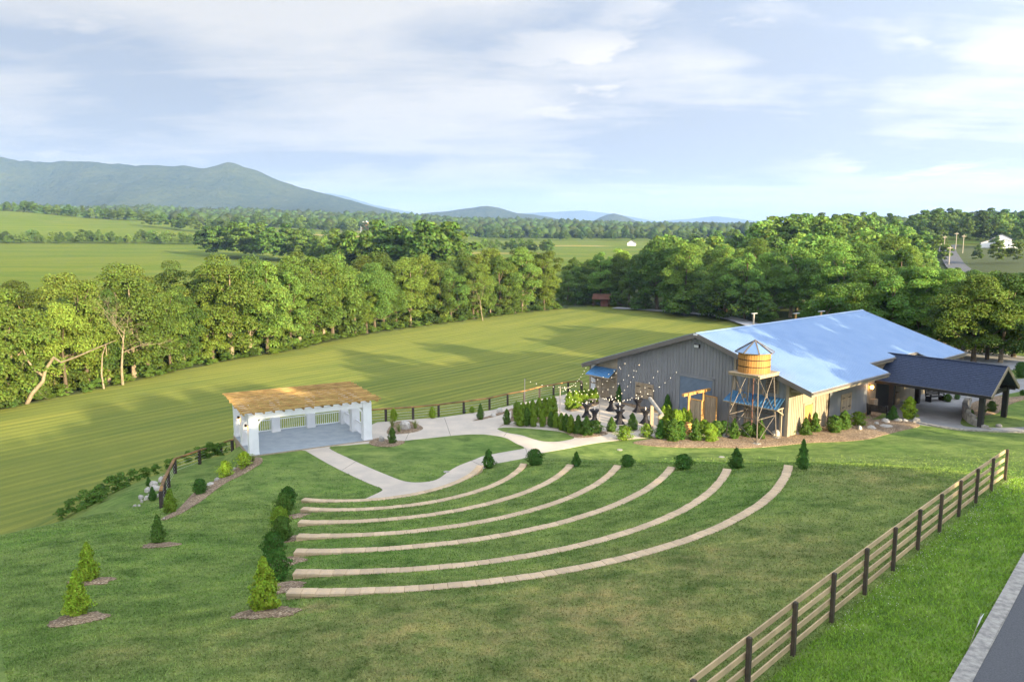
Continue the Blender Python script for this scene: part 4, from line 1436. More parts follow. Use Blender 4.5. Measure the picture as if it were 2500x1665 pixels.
def cable_fence(pts, label, name='cable_fence'):
    P = [np.array((x, y, th(x, y))) for x, y in pts]
    t = thing(name, label, 'fence', tuple(P[0]))
    o = P[0]
    for p in P:
        q = p - o
        MB().box(q[0] - .09, q[0] + .09, q[1] - .09, q[1] + .09, q[2] - .4, q[2] + 1.0).build('post', 'darkpost', t)
    for a, b in zip(P[:-1], P[1:]):
        a, b = a - o, b - o
        MB().bar(a + [0, 0, 1.045], b + [0, 0, 1.045], .17, .09).build('rail', 'cedar', t)
        cb_ = MB()
        for z in (.2, .42, .64, .86):
            cb_.tube([a + [0, 0, z], b + [0, 0, z]], .009, 4)
        cb_.build('cables', 'wire', t, kind='stuff')
    return t


fp = A0(Z5([(40, 600), (245, 582), (505, 565), (750, 538), (990, 505), (1237, 472), (1410, 430), (1570, 400), (1715, 360), (1850, 335), (1990, 308), (2115, 282)])) + [bld(-13.0, .4)[:2]]
cable_fence(fp, 'timber and cable fence along the back of the terrace and walk')
fp2 = [on(395, 1240)[:2], on(402, 1213)[:2], on(412, 1190)[:2], on(428, 1156)[:2], on(488, 1133)[:2], on(541, 1110)[:2], stg(-.25, 5.7)[:2]]
cable_fence(fp2, 'short dark rail fence bending down the bank beside the stage')

# ------------------------------------------------------------------ patio furniture
Z2 = lambda x, y: (1380 + x / 4.708, 740 + y / 4.708)
R3 = lambda x, y: (1560 + x / 8.41, 940 + y / 8.41)
Z3 = lambda x, y: (1700 + x / 5.2275, 780 + y / 5.2275)
Z4 = lambda x, y: (2000 + x / 4.708, 740 + y / 4.708)
R4 = lambda x, y: (2160 + x / 6.926, 880 + y / 6.926)
prof = [(.42, 0.0), (.34, .10), (.20, .36), (.16, .55), (.20, .75), (.32, .95), (.42, 1.055), (.425, 1.07)]


def spandex():
    n = 16
    mb = MB()
    vs, fs = [], []
    for r_, z in prof:
        for k in range(n):
            a = 2 * math.pi * k / n
            fl_ = 1 + (.28 * max(0, math.cos(4 * a)) * max(0, (.38 - z) / .38) if z < .38 else 0)
            vs.append((r_ * fl_ * math.cos(a), r_ * fl_ * math.sin(a), z))
    for i in range(len(prof) - 1):
        for k in range(n):
            fs.append((i * n + k, i * n + (k + 1) % n, (i + 1) * n + (k + 1) % n, (i + 1) * n + k))
    fs.append(tuple((len(prof) - 1) * n + k for k in range(n)))
    return mb.add(vs, fs).mesh('table_cover')


cov_me = spandex()
cov_me.materials.append(M['cloth'])
top_me = MB().lathe([(.435, 1.072), (.435, 1.095)], 18).mesh('table_top')
top_me.materials.append(M['cloth'])
can_me = MB().lathe([(.035, 1.097), (.035, 1.30), (.01, 1.33)], 8).mesh('candle')
can_me.materials.append(M['candle'])
TAB = [((525, 1235), 'black draped cocktail table nearest the barn side door'), ((835, 1252), 'black draped cocktail table by the shuttered window'), ((245, 1310), 'black draped cocktail table nearest the low hedge and bench'),
       ((335, 1380), 'black draped cocktail table beside the thin light pole'), ((625, 1322), 'black draped cocktail table half hidden behind another, middle of patio'), ((622, 1385), 'black draped cocktail table in the middle front of the patio'),
       ((920, 1383), 'black draped cocktail table nearest the leaning timber frame')]
for (zx, zy), lab in TAB:
    p = at(*Z2(zx, zy))
    t = thing('cocktail_table', lab, 'table', (p[0], p[1], .018), random.uniform(0, 1.5), 'black draped cocktail tables on the patio')
    obj('table_cover', cov_me, None, t)
    obj('table_top', top_me, None, t)
    c = obj('candle', can_me, None, None, loc=(p[0], p[1], .018))
    tag(c, 'white candle standing on ' + lab.replace('black draped ', 'the '), 'candle', 'candles on the cocktail tables')
    c.location.z = .018

# low bench planks by the hedge
p = at(1433, 988)
bn = thing('plank_bench', 'low wooden plank bench by the clipped hedge on the patio', 'bench', (p[0], p[1], 0.014), R(20))
for i in range(3):
    MB().box(-.9, .9, -.22 + i * .15, -.09 + i * .15, .40, .45).build('seat_plank', 'plank', bn)
for x in (-.7, .7):
    MB().box(x - .05, x + .05, -.2, .2, 0, .40).build('leg', 'plank', bn)

# string light poles and strings
poles = []
for (bx, by), tx, lab in (((1281, 1001), 925, 'thin light pole rising behind the tall hedge by the rail fence'), ((1367, 1011), 943, 'thin light pole between the hedge and the tables'), ((1463, 1043), 966, 'thin light pole at the front of the patio tables')):
    p = at(bx, by)
    zt_ = aty(bx, tx, p[1])[2]
    t = thing('light_pole', lab, 'pole', (p[0], p[1], 0.0), 0, 'poles carrying the string lights')
    MB().tube([(0, 0, 0), (0, 0, zt_)], .035, 8).build('shaft', 'utility', t)
    MB().tube([(-.05, 0, zt_ - .05), (.1, 0, zt_ - .03)], .015, 5).build('hook', 'iron', t)
    poles.append((p[0], p[1], zt_ - .03))
bulb_me = MB().lathe([(.007, -.064), (.021, -.044), (.019, -.02), (.009, 0)], 8).mesh('bulb')
bulb_me.materials.append(M['bulb'])


def string(p, q, n, sag, label):
    p, q = np.array(p, float), np.array(q, float)
    t = thing('string_light', label, 'string light', tuple(p), 0, 'string lights over the patio')
    P = []
    for i in range(n + 1):
        f = i / n
        v = p + (q - p) * f - [0, 0, 4 * sag * f * (1 - f)]
        P.append(v - p)
    MB().tube(P, .006, 4, False).build('cable', 'iron', t)
    for i in range(n + 1):
        obj('bulb', bulb_me, None, t, loc=tuple(P[i]))


Wp = [bld(-7.8, .5, 3.63), bld(-6.2, .5, 3.70), bld(-4.13, .5, 3.42), bld(-2.18, .5, 3.61)]
string(poles[0], Wp[0], 18, 1.3, 'string of warm bulbs sagging to the hook nearest the side awning')
string(poles[1], Wp[0], 14, 1.2, 'string of warm bulbs from the middle pole to the side awning hook')
string(poles[1], Wp[1], 15, 1.45, 'string of warm bulbs from the middle pole to the second wall hook')
string(poles[2], Wp[1], 13, 1.25, 'string of warm bulbs from the front pole to the second wall hook')
string(poles[2], Wp[2], 13, 1.3, 'string of warm bulbs ending above the shuttered window')
string(poles[2], Wp[3], 13, 1.1, 'string of warm bulbs ending beside the roll-up door')
string(poles[1], poles[2], 12, .9, 'string of warm bulbs between the middle and the front pole')
string(poles[1], (*bld(-12.6, .5)[:2], 2.6), 14, .7, 'string of warm bulbs along the rail fence to the barn corner')

# timber frame with slanting log beam
p0, p1 = at(*R3(255, 890)), at(*R3(420, 1060))
fr = thing('timber_frame', 'grey log beam slanting across two square timber posts', 'timber frame', (p0[0], p0[1], 0.0))
d = p1 - p0
zt0 = aty(*R3(255, 420), p0[1])[2]
zt1 = aty(*R3(430, 600), p1[1])[2]
for q, z in (((0, 0), zt0), ((d[0], d[1]), zt1)):
    MB().box(q[0] - .13, q[0] + .13, q[1] - .13, q[1] + .13, -.1, z).build('post', 'plank', fr)
u = d / np.linalg.norm(d)
MB().tube([(-u[0] * .7, -u[1] * .7, zt0 + .15 + .25), (d[0] + u[0] * .6, d[1] + u[1] * .6, zt1 + .08)], [.16, .14], 10).build('log_beam', 'kerb', fr)

# arbour with two open plank door leaves
pa, pb = at(*R3(1010, 880)), at(*R3(1310, 800))
ar = thing('arbour_gate', 'wooden arbour with two plank door panels under a beam', 'arbour', (pa[0], pa[1], 0))
d = pb - pa
za_ = 2.62
for q in ((0, 0), (d[0], d[1])):
    MB().box(q[0] - .09, q[0] + .09, q[1] - .09, q[1] + .09, 0, za_).build('post', 'honey', ar)
u = d / np.linalg.norm(d)
MB().bar((-u[0] * .8, -u[1] * .8, za_ + .1), (d[0] + u[0] * .75, d[1] + u[1] * .75, za_ + .1), .22, .2).build('beam', 'honey', ar)
gdir = np.array([BG[0], BG[1]])
for bx, by in ((0.05, 0.05), (d[0] + .05, d[1] + .05)):
    lf = MB()
    for i in range(6):
        a_, b_ = .12 + i * .17, .28 + i * .17
        mm = MB().bar((bx + gdir[0] * (a_ + b_) / 2, by + gdir[1] * (a_ + b_) / 2, .12), (bx + gdir[0] * (a_ + b_) / 2, by + gdir[1] * (a_ + b_) / 2, 2.3), .155, .05, (BA[0], BA[1], 0))
        mm.build('door_plank', 'plank', ar)
    MB().bar((bx + gdir[0] * .05, by + gdir[1] * .05, 2.34), (bx + gdir[0] * 1.2, by + gdir[1] * 1.2, 2.34), .09, .08).build('door_rail', 'honey', ar)
    MB().bar((bx + gdir[0] * 1.17, by + gdir[1] * 1.17, .1), (bx + gdir[0] * 1.17, by + gdir[1] * 1.17, 2.3), .09, .09, (1, 0, 0)).build('door_stile', 'honey', ar)

p = at(*R3(985, 1040))
pl = thing('slatted_crate', 'small orange slatted wooden crate among the patio shrubs', 'crate', (p[0], p[1], .02), R(35))
for i in range(5):
    MB().box(-.45, .45, -.03, .03, .06 + i * .17, .19 + i * .17).build('slat', 'honey', pl)
for x in (-.42, .42):
    MB().box(x - .04, x + .04, .034, .5, 0, .9).build('side', 'honey', pl)

# dark slatted benches by the carport


def dark_bench(px, py, rz, lab):
    q = at(px, py)
    t = thing('slatted_bench', lab, 'bench', (q[0], q[1], .03), rz, 'black benches near the carport')
    for i in range(4):
        MB().box(-.85, .85, -.25 + i * .13, -.14 + i * .13, .42, .46).build('seat_slat', 'blackwood', t)
    for i in range(5):
        MB().bar((-.85, .30 + i * .03, .55 + i * .11), (.85, .30 + i * .03, .55 + i * .11), .03, .085).build('back_slat', 'blackwood', t)
    for x in (-.8, .8):
        MB().box(x - .05, x + .05, -.25, .32, 0, .42).box(x - .05, x + .05, -.25, .3, .62, .68).box(x - .05, x + .05, -.25, -.17, .42, .62).bar((x, .32, .42), (x, .46, 1.1), .09, .06, (1, 0, 0)).build('arm_frame', 'blackwood', t)


dark_bench(*R4(850, 690), -BAL + R(70), 'black slatted bench beside the driveway under the carport')
dark_bench(*Z4(680, 1310), -BAL + R(180), 'black slatted bench beside the carport post and dark shrub')

# stone retaining wall beside the drive
rw_pts = A0([(2409, 1047), (2385, 1040), (2366, 1030), (2354, 1016), (2356, 1003), (2366, 993)])
rw = thing('retaining_wall', 'low curved pale stone retaining wall beside the driveway', 'wall', (*rw_pts[0], 0))
C_ = crom(rw_pts, 5, False)
for row in range(4):
    for i in range(len(C_) - 1):
        a_, b_ = C_[i] - rw_pts[0], C_[i + 1] - rw_pts[0]
        top = min(1.0, .12 + i * .06)
        z0 = row * .25
        if z0 > top:
            continue
        j = random.uniform(-.02, .02)
        MB().bar((a_[0] + j, a_[1], z0 + .12), (b_[0] + j, b_[1], z0 + .12), .34 + random.uniform(-.03, .03), .235).build('stone', 'boulder', rw)

# ------------------------------------------------------------------ boulders


def boulder_mesh(seed, n=2):
    import bmesh
    bm = bmesh.new()
    bmesh.ops.create_icosphere(bm, subdivisions=n, radius=1.0)
    off = Vector((seed * 3.1, seed * 1.7, seed * .9))
    for v in bm.verts:
        k = 1 + .35 * mnoise.noise(v.co * 1.1 + off) + .12 * mnoise.noise(v.co * 2.6 + off)
        v.co *= k
        v.co.z = max(v.co.z, -.45)
    me = bpy.data.meshes.new('boulder')
    bm.to_mesh(me)
    bm.free()
    me.materials.append(M['boulder'])
    return me


BME = [boulder_mesh(s + 1) for s in range(5)]
bi = 0


def boulder(px, py, w, h, lab, z=None, d=None, group='pale boulders in the planting beds'):
    global bi
    q = on(px, py) if z is None else at(px, py, z)
    s = w * q[1] / F_PX / 2
    hh = h * q[1] / F_PX / 1.25
    o = obj('boulder', BME[bi % 5], None, loc=(q[0], q[1], q[2] + hh * .30), rotz=bi * 1.7)
    o.scale = (s, s * (d or .75), hh)
    bi += 1
    return tag(o, lab, 'boulder', group)


def zz5(x, y):
    return (880 + x / 3.925, 880 + y / 3.925)


boulder(*zz5(425, 660), 33, 24, 'large pale boulder in the planted island beside the stage')
boulder(*zz5(200, 780), 21, 17, 'small white grey boulder at the foot of the pergola post')
boulder(*zz5(1335, 500), 15, 14, 'pale upright boulder in the mulch strip by the rail fence')
boulder(*zz5(1275, 535), 17, 8, 'low tan boulder at the tip of the mulch strip')
boulder(*Z3(1020, 1490), 30, 18, 'pale leaning boulder at the water tower foot')
boulder(*Z3(1290, 1470), 16, 8, 'small grey boulder before the lit barn wall')
boulder(*Z3(340, 1490), 22, 8, 'flat grey boulder behind the cone shrub near the tower')
boulder(*Z3(80, 1500), 18, 8, 'flat pale boulder left of the tower shrubs')
for x, y, w, h, lab in ((465, 1460, 15, 12, 'small upright boulder beside the light green shrub in the long bed'), (600, 1450, 24, 10, 'broad flat boulder in the long bed before the bench'), (660, 1400, 16, 9, 'rounded pale boulder behind the flat slabs of the bed'),
                        (770, 1430, 30, 8, 'long flat stone slab lying in the mulch bed'), (760, 1370, 24, 11, 'pale boulder between slab and dark shrub'), (900, 1360, 24, 8, 'flat boulder in front of the carport post'),
                        (985, 1365, 16, 8, 'small pale boulder beside the tall yellow shrub'), (1110, 1370, 22, 13, 'last pale boulder of the bed beside the driveway')):
    boulder(*Z4(x, y), w, h, lab)
for x, y, w, h, lab in ((1660, 615, 13, 7, 'white flat rock in the bed below the stage, uppermost'), (1740, 545, 12, 8, 'grey rock between two yellow shrubs beside the block base'), (1450, 720, 7, 10, 'small upright round rock in the stage bed'),
                        (1350, 820, 15, 11, 'rounded pale rock midway down the stage bed'), (1245, 890, 22, 9, 'long white rock lowest in the stage bed'), (430, 1480, 6, 6, 'tiny white stone at the tip of the stage bed')):
    boulder(340 + x / 7.128, 1060 + y / 7.128, w, h, lab)
k = 0
for x, y, w, h in ((1230, 670, 22, 13), (1290, 640, 20, 14), (1320, 610, 12, 10), (1180, 720, 20, 13), (1240, 710, 22, 14), (1200, 760, 16, 12), (1290, 700, 18, 13), (1125, 775, 17, 11), (1170, 785, 14, 12), (1130, 805, 11, 8), (1075, 838, 10, 6), (1110, 835, 8, 5), (1270, 760, 14, 10)):
    k += 1
    boulder(x / 3.267, 980 + y / 3.267, w, h, 'pale rounded rock heaped on the bank below the bent rail fence', group='rock heap on the bank')
boulder(*R4(1930, 1120), 16, 8, 'low grey rock beside the small lawn by the driveway')
boulder(*R4(1780, 1165), 11, 5, 'small flat rock at the retaining wall end')


# ------------------------------------------------------------------ foliage meshes
def leaf_quads(C, Nn, size, asp=0.62, rng=RNG):
    n = len(C)
    r = rng.normal(size=(n, 3))
    t = np.cross(Nn, r)
    t /= np.linalg.norm(t, axis=1)[:, None] + 1e-9
    b = np.cross(Nn, t)
    s = (size * rng.uniform(.6, 1.4, n))[:, None]
    V = np.stack([C - t * s, C - b * s * asp, C + t * s, C + b * s * asp], 1).reshape(-1, 3)
    F = np.arange(4 * n).reshape(-1, 4)
    return V, F


def unit(v):
    return v / (np.linalg.norm(v, axis=-1, keepdims=True) + 1e-9)


def make_tree(seed, H=16.5, Rr=4.6, zlo=0.16, ncl=46, per=210, leaf=.26, shape='round', trunk_r=.30, pale=False, spread=1.0):
    rng = np.random.default_rng(seed)
    cl = []
    for i in range(ncl):
        for _ in range(50):
            u = rng.uniform(-1, 1, 3)
            if u @ u > 1:
                continue
            f = (u[2] + 1) / 2
            if shape == 'round':
                w = math.sin(math.pi * min(1, .18 + f * .80)) ** .6
            elif shape == 'vase':
                w = .35 + .75 * f ** .8 if f < .8 else .95 * (1 - (f - .8) / .2 * .55)
            elif shape == 'cone':
                w = 1.05 - .85 * f
            else:
                w = .85 - .25 * abs(f - .4)
            rad = math.hypot(u[0], u[1])
            if rad > .3 or f > .75:
                break
        cl.append((u[0] * Rr * w, u[1] * Rr * w, H * (zlo + (1 - zlo) * f * .95)))
    cl = np.array(cl)
    cr = Rr * rng.uniform(.15, .42, ncl)
    Cs, Ns = [], []
    for c, r in zip(cl, cr):
        n = int(per * (r / (Rr * .33)) ** 2)
        d = unit(rng.normal(size=(n, 3)))
        d[:, 2] = np.where(d[:, 2] < -.25, -d[:, 2], d[:, 2])
        rad = r * rng.uniform(.55, 1.08, n) ** .7
        p = c + d * rad[:, None] * [1, 1, .78]
        Cs.append(p)
        Ns.append(unit(d * .9 + rng.normal(size=(n, 3)) * .55 + [0, 0, .35]))
    V, F = leaf_quads(np.concatenate(Cs), np.concatenate(Ns), leaf, rng=rng)
    V[:, 2] = np.clip(V[:, 2], .25, H * 1.02)
    crown = mesh_np('crown', V, F)
    crown.materials.append(M['leaf'])
    mb = MB()
    lean = rng.uniform(-.5, .5, 2)
    tp = (lean[0], lean[1], H * .55)
    mb.tube([(0, 0, -.6), (lean[0] * .2, lean[1] * .2, H * .12), (lean[0] * .5, lean[1] * .5, H * .32), tp, (lean[0] * 1.2, lean[1] * 1.2, H * .86)], [trunk_r * 1.35, trunk_r, trunk_r * .8, trunk_r * .5, .05], 7)
    for i in rng.choice(ncl, min(11, ncl), replace=False):
        c = cl[i]
        z0 = min(max(.18 * H, c[2] - rng.uniform(2, 5)), .7 * H)
        k = z0 / (H * .55)
        b0 = np.array([lean[0] * min(k, 1.2), lean[1] * min(k, 1.2), z0])
        mid = (b0 + c) / 2 + [0, 0, -.5 + rng.uniform(-.3, .3)]
        mb.tube([b0, mid, c], [trunk_r * .42, trunk_r * .28, .03], 5)
    tr = mb.mesh('trunk')
    tr.materials.append(M['palebark' if pale else 'bark'])
    return crown, tr, H


def branchy(seed, H=12.0, lean=(1.5, .5), r=.24, depth=4, m='palebark'):
    rng = np.random.default_rng(seed)
    mb = MB()

    def grow(p, d, L, rad, lev):
        pts, rd = [p], [rad]
        q, dd = np.array(p, float), np.array(d, float)
        for s in range(3):
            dd = unit(dd + rng.normal(size=3) * .16 + np.array([0, 0, .04 if lev else 0]))
            q = q + dd * L / 3
            pts.append(tuple(q))
            rd.append(rad * (1 - .25 * (s + 1)))
        mb.tube(pts, rd, 5 if lev > 1 else 7)
        if lev < depth:
            for _ in range(3 if lev < 2 else 3):
                f = rng.uniform(.45, 1.0)
                b = np.array(p) + (q - np.array(p)) * f
                nd = unit(dd + rng.normal(size=3) * .62)
                grow(b, nd, L * rng.uniform(.5, .72), rad * .5 * rng.uniform(.7, 1), lev + 1)
    grow((0, 0, -.5), unit(np.array([lean[0], lean[1], H * .6])), H * .55, r, 0)
    me = mb.mesh('trunk')
    me.materials.append(M[m])
    return me


BIG = [make_tree(1, 16.5, 4.9, .08, 62, 503, 0.152, 'round', .28, True), make_tree(2, 17.0, 4.4, .12, 54, 532, 0.148, 'vase', .26, True), make_tree(3, 15.0, 4.2, .05, 54, 503, 0.148, 'tall', .26),
       make_tree(4, 16.0, 5.6, .14, 66, 503, 0.156, 'round', .32), make_tree(5, 13.0, 3.6, .03, 46, 489, 0.135, 'round', .2), make_tree(6, 18.0, 5.0, .16, 60, 518, 0.156, 'vase', .3), make_tree(17, 16.0, 4.6, .06, 72, 364, 0.143, 'tall', .28, True)]
MID = [make_tree(11, 16, 5.2, .12, 36, 90, .48, 'round', .3), make_tree(12, 17, 4.4, .10, 34, 90, .46, 'tall', .3), make_tree(13, 15, 5.6, .08, 38, 90, .50, 'round', .3), make_tree(14, 18, 4.0, .06, 32, 90, .46, 'cone', .3)]
BUSH = [make_tree(21, 4.0, 2.2, .02, 22, 120, .15, 'round', .06), make_tree(22, 3.4, 2.4, .02, 24, 110, .15, 'tall', .06)]
DEAD = [branchy(31, 15, (2.6, -.6), .20, 5), branchy(32, 13, (-.8, .4), .13, 5), branchy(33, 11, (1.0, .2), .11, 5)]
joined = {}


def place_tree(proto, x, y, h, rot, color, name, label, cat, group, parts=True, z=None, wid=1.0):
    crown, tr, H = proto
    if y > 60 and y < 300 and x / y > .53 and name != 'garden_tree':      # lower growth on the slope below the white house
        h = min(h, CAM_H - y * ((652 if x / y < .60 else 672) - HOR) / F_PX - th(x, y) + random.uniform(-1.2, .4))
        if h < 3.0:
            return None
    s = h / H
    zz_ = th(x, y) if z is None else z
    if parts:
        t = thing(name, label, cat, (x, y, zz_), rot, group)
        t.scale = (s * wid, s * wid, s)
        obj('crown', crown, None, t, color=color)
        obj('trunk', tr, None, t)
        return t
    key = crown.name
    o = obj(name, crown, None, loc=(x, y, zz_), rotz=rot, scale=(s * wid, s * wid, s), color=color)
    return tag(o, label, cat, group)


def tone(base=(1, 1, 1), v=.22):
    k = random.uniform(1 - v, 1 + v) * random.choice([1, 1, 1, .7, 1.2])
    y = random.uniform(-.25, .25)
    return (base[0] * k * (1 + y), base[1] * k * (1 + y * .5), base[2] * k)


# riverside tree line: three rows along the field edge
TLc = crom(TREELINE, 8, False)
cum = np.r_[0, np.cumsum([np.hypot(*(b - a)) for a, b in zip(TLc[:-1], TLc[1:])])]


def tl_point(s, off):
    i = min(int(np.searchsorted(cum, s)), len(TLc) - 1)
    i = max(i, 1)
    f = (s - cum[i - 1]) / (cum[i] - cum[i - 1] + 1e-9)
    p = TLc[i - 1] + (TLc[i] - TLc[i - 1]) * f
    d = unit(TLc[i] - TLc[i - 1])
    nrm = np.array([-d[1], d[0]])
    return p + nrm * off


random.seed(21)
Ltot = cum[-1]
n1 = 40
for i in range(n1):
    s = Ltot * (i + .5) / n1 + random.uniform(-1.2, 1.2)
    p = tl_point(min(max(s, 0), Ltot), random.uniform(1.0, 3.2))
    h = random.choice([9.5, 12, 13.5, 14.5, 15.5, 16.5]) * random.uniform(.94, 1.06)
    place_tree(BIG[random.choice([0, 1, 2, 3, 4, 4, 5, 6, 6])], p[0], p[1], h, random.uniform(0, 6.3), tone((1.05, 1.1, 1.0)), 'riverside_tree',
               f'{nth(i + 1)} leafy tree from the west in the front row of the riverside tree line', 'tree', 'front row of the riverside tree line', wid=random.uniform(.9, 1.15))
for row, (o0, o1, n, h0, h1) in enumerate(((6.0, 9.0, 34, 13.0, 16.5), (15, 21, 32, 13, 16.5))):
    for i in range(n):
        s = Ltot * (i + .5) / n + random.uniform(-1.5, 1.5)
        p = tl_point(min(max(s, 0), Ltot), random.uniform(o0, o1))
        place_tree(BIG[random.choice([0, 1, 2, 3, 5, 6])], p[0], p[1], random.uniform(h0, h1) * (.95 + .08 * i / n), random.uniform(0, 6.3), tone((1.1, 1.05, 1)), 'riverside_tree',
                   ('tall leafy tree crowded behind the front row by the river', 'tall leafy tree on the far bank of the river')[row], 'tree', ('second row of the riverside tree line', 'trees on the far river bank')[row], wid=random.uniform(.95, 1.2))
for i, (px, py, pr, h, rz) in enumerate(((300, 945, 0, 14.5, -1.0), (255, 955, 1, 13, 1.2), (30, 975, 2, 12.5, 0.4), (355, 915, 1, 12, 2.2), (1180, 785, 2, 12, 3.0), (900, 812, 1, 9, 2.0))):
    q = at(px, py, -5)
    o = obj('bare_tree', DEAD[pr], None, loc=(q[0], q[1], th(q[0], q[1])), rotz=rz, scale=h / (15, 13, 11)[pr])
    tag(o, ('leaning pale bare tree with forked crown in the tree line', 'slender pale bare tree beside the leaning one', 'pale bare tree at the west end of the tree line', 'thin bare tree right of the leaning pale tree', 'bare branching tree near the far end of the tree line', 'short bare tree midway along the tree line')[i], 'tree')
# crooked pale tree reaching over the grass
q = at(62, 990, -5)
mb = MB().tube([(0, 0, -.4), (.9, 0, 1.2), (2.1, 0.3, 2.6), (2.4, .5, 4.0), (3.5, .5, 5.4), (4.6, 0, 4.9), (6.6, -.4, 5.6), (9.0, -.6, 6.6), (11.5, -.6, 7.6)], [.24, .22, .2, .17, .15, .12, .10, .07, .03], 7)
mb.tube([(2.25, .4, 3.2), (1.2, .3, 4.0), (.5, .3, 5.2), (.2, .2, 6.4)], [.15, .13, .1, .05], 6)
tag(mb.build('crooked_tree', 'palebark'), 'crooked pale trunk with a long branch reaching over the grass', 'tree').location = (q[0], q[1], th(q[0], q[1]))
for i in range(90):
    s = Ltot * (i + .5) / 90 + random.uniform(-1.2, 1.2)
    p = tl_point(min(max(s, 0), Ltot), random.uniform(1.8, 6.0))
    place_tree(BUSH[i % 2], p[0], p[1], random.choice([1.8, 2.4, 3.2, 4.5, 5.5]) * random.uniform(.8, 1.2), random.uniform(0, 6.3), tone((.85, .9, .9)), 'understory_bush', 'low leafy bush under the riverside trees at the field edge', 'bush', 'bushes under the riverside trees', parts=False)

for i in range(110):
    s = Ltot * (i + .5) / 110 + random.uniform(-.8, .8)
    p = tl_point(min(max(s, 0), Ltot), random.uniform(-.6, 1.6))
    place_tree(BUSH[i % 2], p[0], p[1], random.uniform(.6, 1.5), random.uniform(0, 6.3), tone((.95, 1.05, .9)), 'edge_bush', 'knee-high leafy bush at the very edge of the mown field', 'bush', 'knee-high bushes along the field edge', parts=False, wid=1.5)
# wooded hillside on the right
random.seed(5)
RW = []


def scatter(poly, n, dmin):
    xs, ys = [p[0] for p in poly], [p[1] for p in poly]
    out, tries = [], 0
    while len(out) < n and tries < n * 60:
        tries += 1
        x, y = random.uniform(min(xs), max(xs)), random.uniform(min(ys), max(ys))
        if not in_poly(np.array([x]), np.array([y]), poly)[0]:
            continue
        if any((x - a) ** 2 + (y - b) ** 2 < dmin ** 2 for a, b in RW):
            continue
        RW.append((x, y))
        out.append((x, y))
    return out


wood_front = [(22, 214), (46, 174), (70, 142), (92, 118), (125, 104), (145, 120), (120, 160), (80, 200), (50, 240), (30, 240)]
for x, y in scatter(wood_front, 74, 5.2):
    u = x / y
    if 2300 < 1250 + F_PX * u < 2370 and y > 190:
        continue
    place_tree(random.choice(BIG), x, y, random.uniform(12, 18), random.uniform(0, 6.3), tone((1.2, 1.36, 1.25), .3), 'woodland_tree', 'broad leafy tree at the front of the wooded hillside behind the barn', 'tree', 'front trees of the hillside wood', wid=random.uniform(1.0, 1.3))
for i, (px, d, h) in enumerate(((1385, 222, 12), (1405, 228, 12.5), (1425, 226, 11), (1445, 232, 12), (1462, 230, 11.5), (1485, 236, 12), (1505, 236, 12), (1395, 240, 12), (1440, 245, 12), (1490, 246, 12.5))):
    x, y = (px - 1250) / F_PX * d, d
    place_tree(BIG[i % 7], x, y, h, i * 1.1, tone((1.1, 1.2, 1.1)), 'woodland_tree', f'{nth(i + 1)} leafy tree behind the red shed at the river bend', 'tree', 'trees at the river bend')
wood_back = [(40, 240), (90, 205), (130, 165), (210, 150), (300, 230), (300, 330), (190, 380), (110, 400), (60, 330)]
for x, y in scatter(wood_back, 190, 7.0):
    u = 1250 + F_PX * x / y
    if 2285 < u < 2400 and y > 235:
        continue
    if u > 2270 and y > 300:
        continue
    place_tree(random.choice(MID), x, y, random.uniform(13, 19), random.uniform(0, 6.3), tone((1.3, 1.45, 1.3), .34), 'woodland_tree', 'leafy tree deep in the wooded hillside', 'tree', 'trees deep in the hillside wood', parts=False, wid=random.uniform(1.0, 1.35))
ridge = [(225, 470), (310, 440), (420, 470), (470, 560), (300, 590), (200, 560)]
for x, y in scatter(ridge, 90, 9.0):
    place_tree(random.choice(MID), x, y, random.uniform(15, 20), random.uniform(0, 6.3), tone((.85, .95, 1.1), .25), 'ridge_tree', 'dark leafy tree on the ridge behind the white house', 'tree', 'trees on the ridge behind the white house', parts=False, wid=random.uniform(1.0, 1.3))
random.seed(15)
edge_ = crom([(18, 216), (44, 174), (68, 142), (90, 117), (118, 104), (140, 100)], 8, False)
for i in range(44):
    p = edge_[int(i / 44 * (len(edge_) - 1))] + np.array([random.uniform(-3, 3), random.uniform(-2, 4)])
    place_tree(BUSH[i % 2], p[0], p[1], random.uniform(3.0, 6.5), random.uniform(0, 6.3), tone((.7, .85, .9)), 'understory_bush', 'low leafy bush along the foot of the hillside wood', 'bush', 'bushes along the foot of the hillside wood', parts=False, wid=1.1)
# tall roadside trees across the road, beyond the right edge of the view; the evening sun comes through them
random.seed(44)
sp = np.array([math.cos(R(SUN_AZ)) * -1, math.sin(R(SUN_AZ))])          # across the sunlight
su = np.array([math.sin(R(SUN_AZ)), math.cos(R(SUN_AZ))])               # towards the sun
for i, c in enumerate(np.arange(-14, 33, 4.0)):
    for j in range(2):
        if random.random() < .12:
            continue
        q = su * (27 + 9 * j + random.uniform(-2, 2)) + sp * (c + 2.2 * j + random.uniform(-1, 1))
        place_tree(BIG[random.choice([0, 2, 3, 6])], q[0], q[1], (random.uniform(13.0, 16.0) if c < 22 else random.uniform(14.0, 17.0)) - .0 * j, random.uniform(0, 6.3), tone(), 'roadside_tree', 'tall leafy roadside tree across the road out of view', 'tree', 'roadside trees across the road', parts=False, wid=1.1)
HIGH = make_tree(61, 18.5, 5.2, .52, 44, 260, .26, 'round', .3)
for i, c in enumerate(np.arange(37, 46, 3.0)):
    q = su * (30 + 5 * (i % 2) + random.uniform(-2, 2)) + sp * (c + random.uniform(-.8, .8))
    place_tree(HIGH, q[0], q[1], random.uniform(16.5, 18.5), random.uniform(0, 6.3), tone(), 'roadside_tree', 'high crowned roadside tree across the road out of view', 'tree', 'high crowned roadside trees', parts=False)
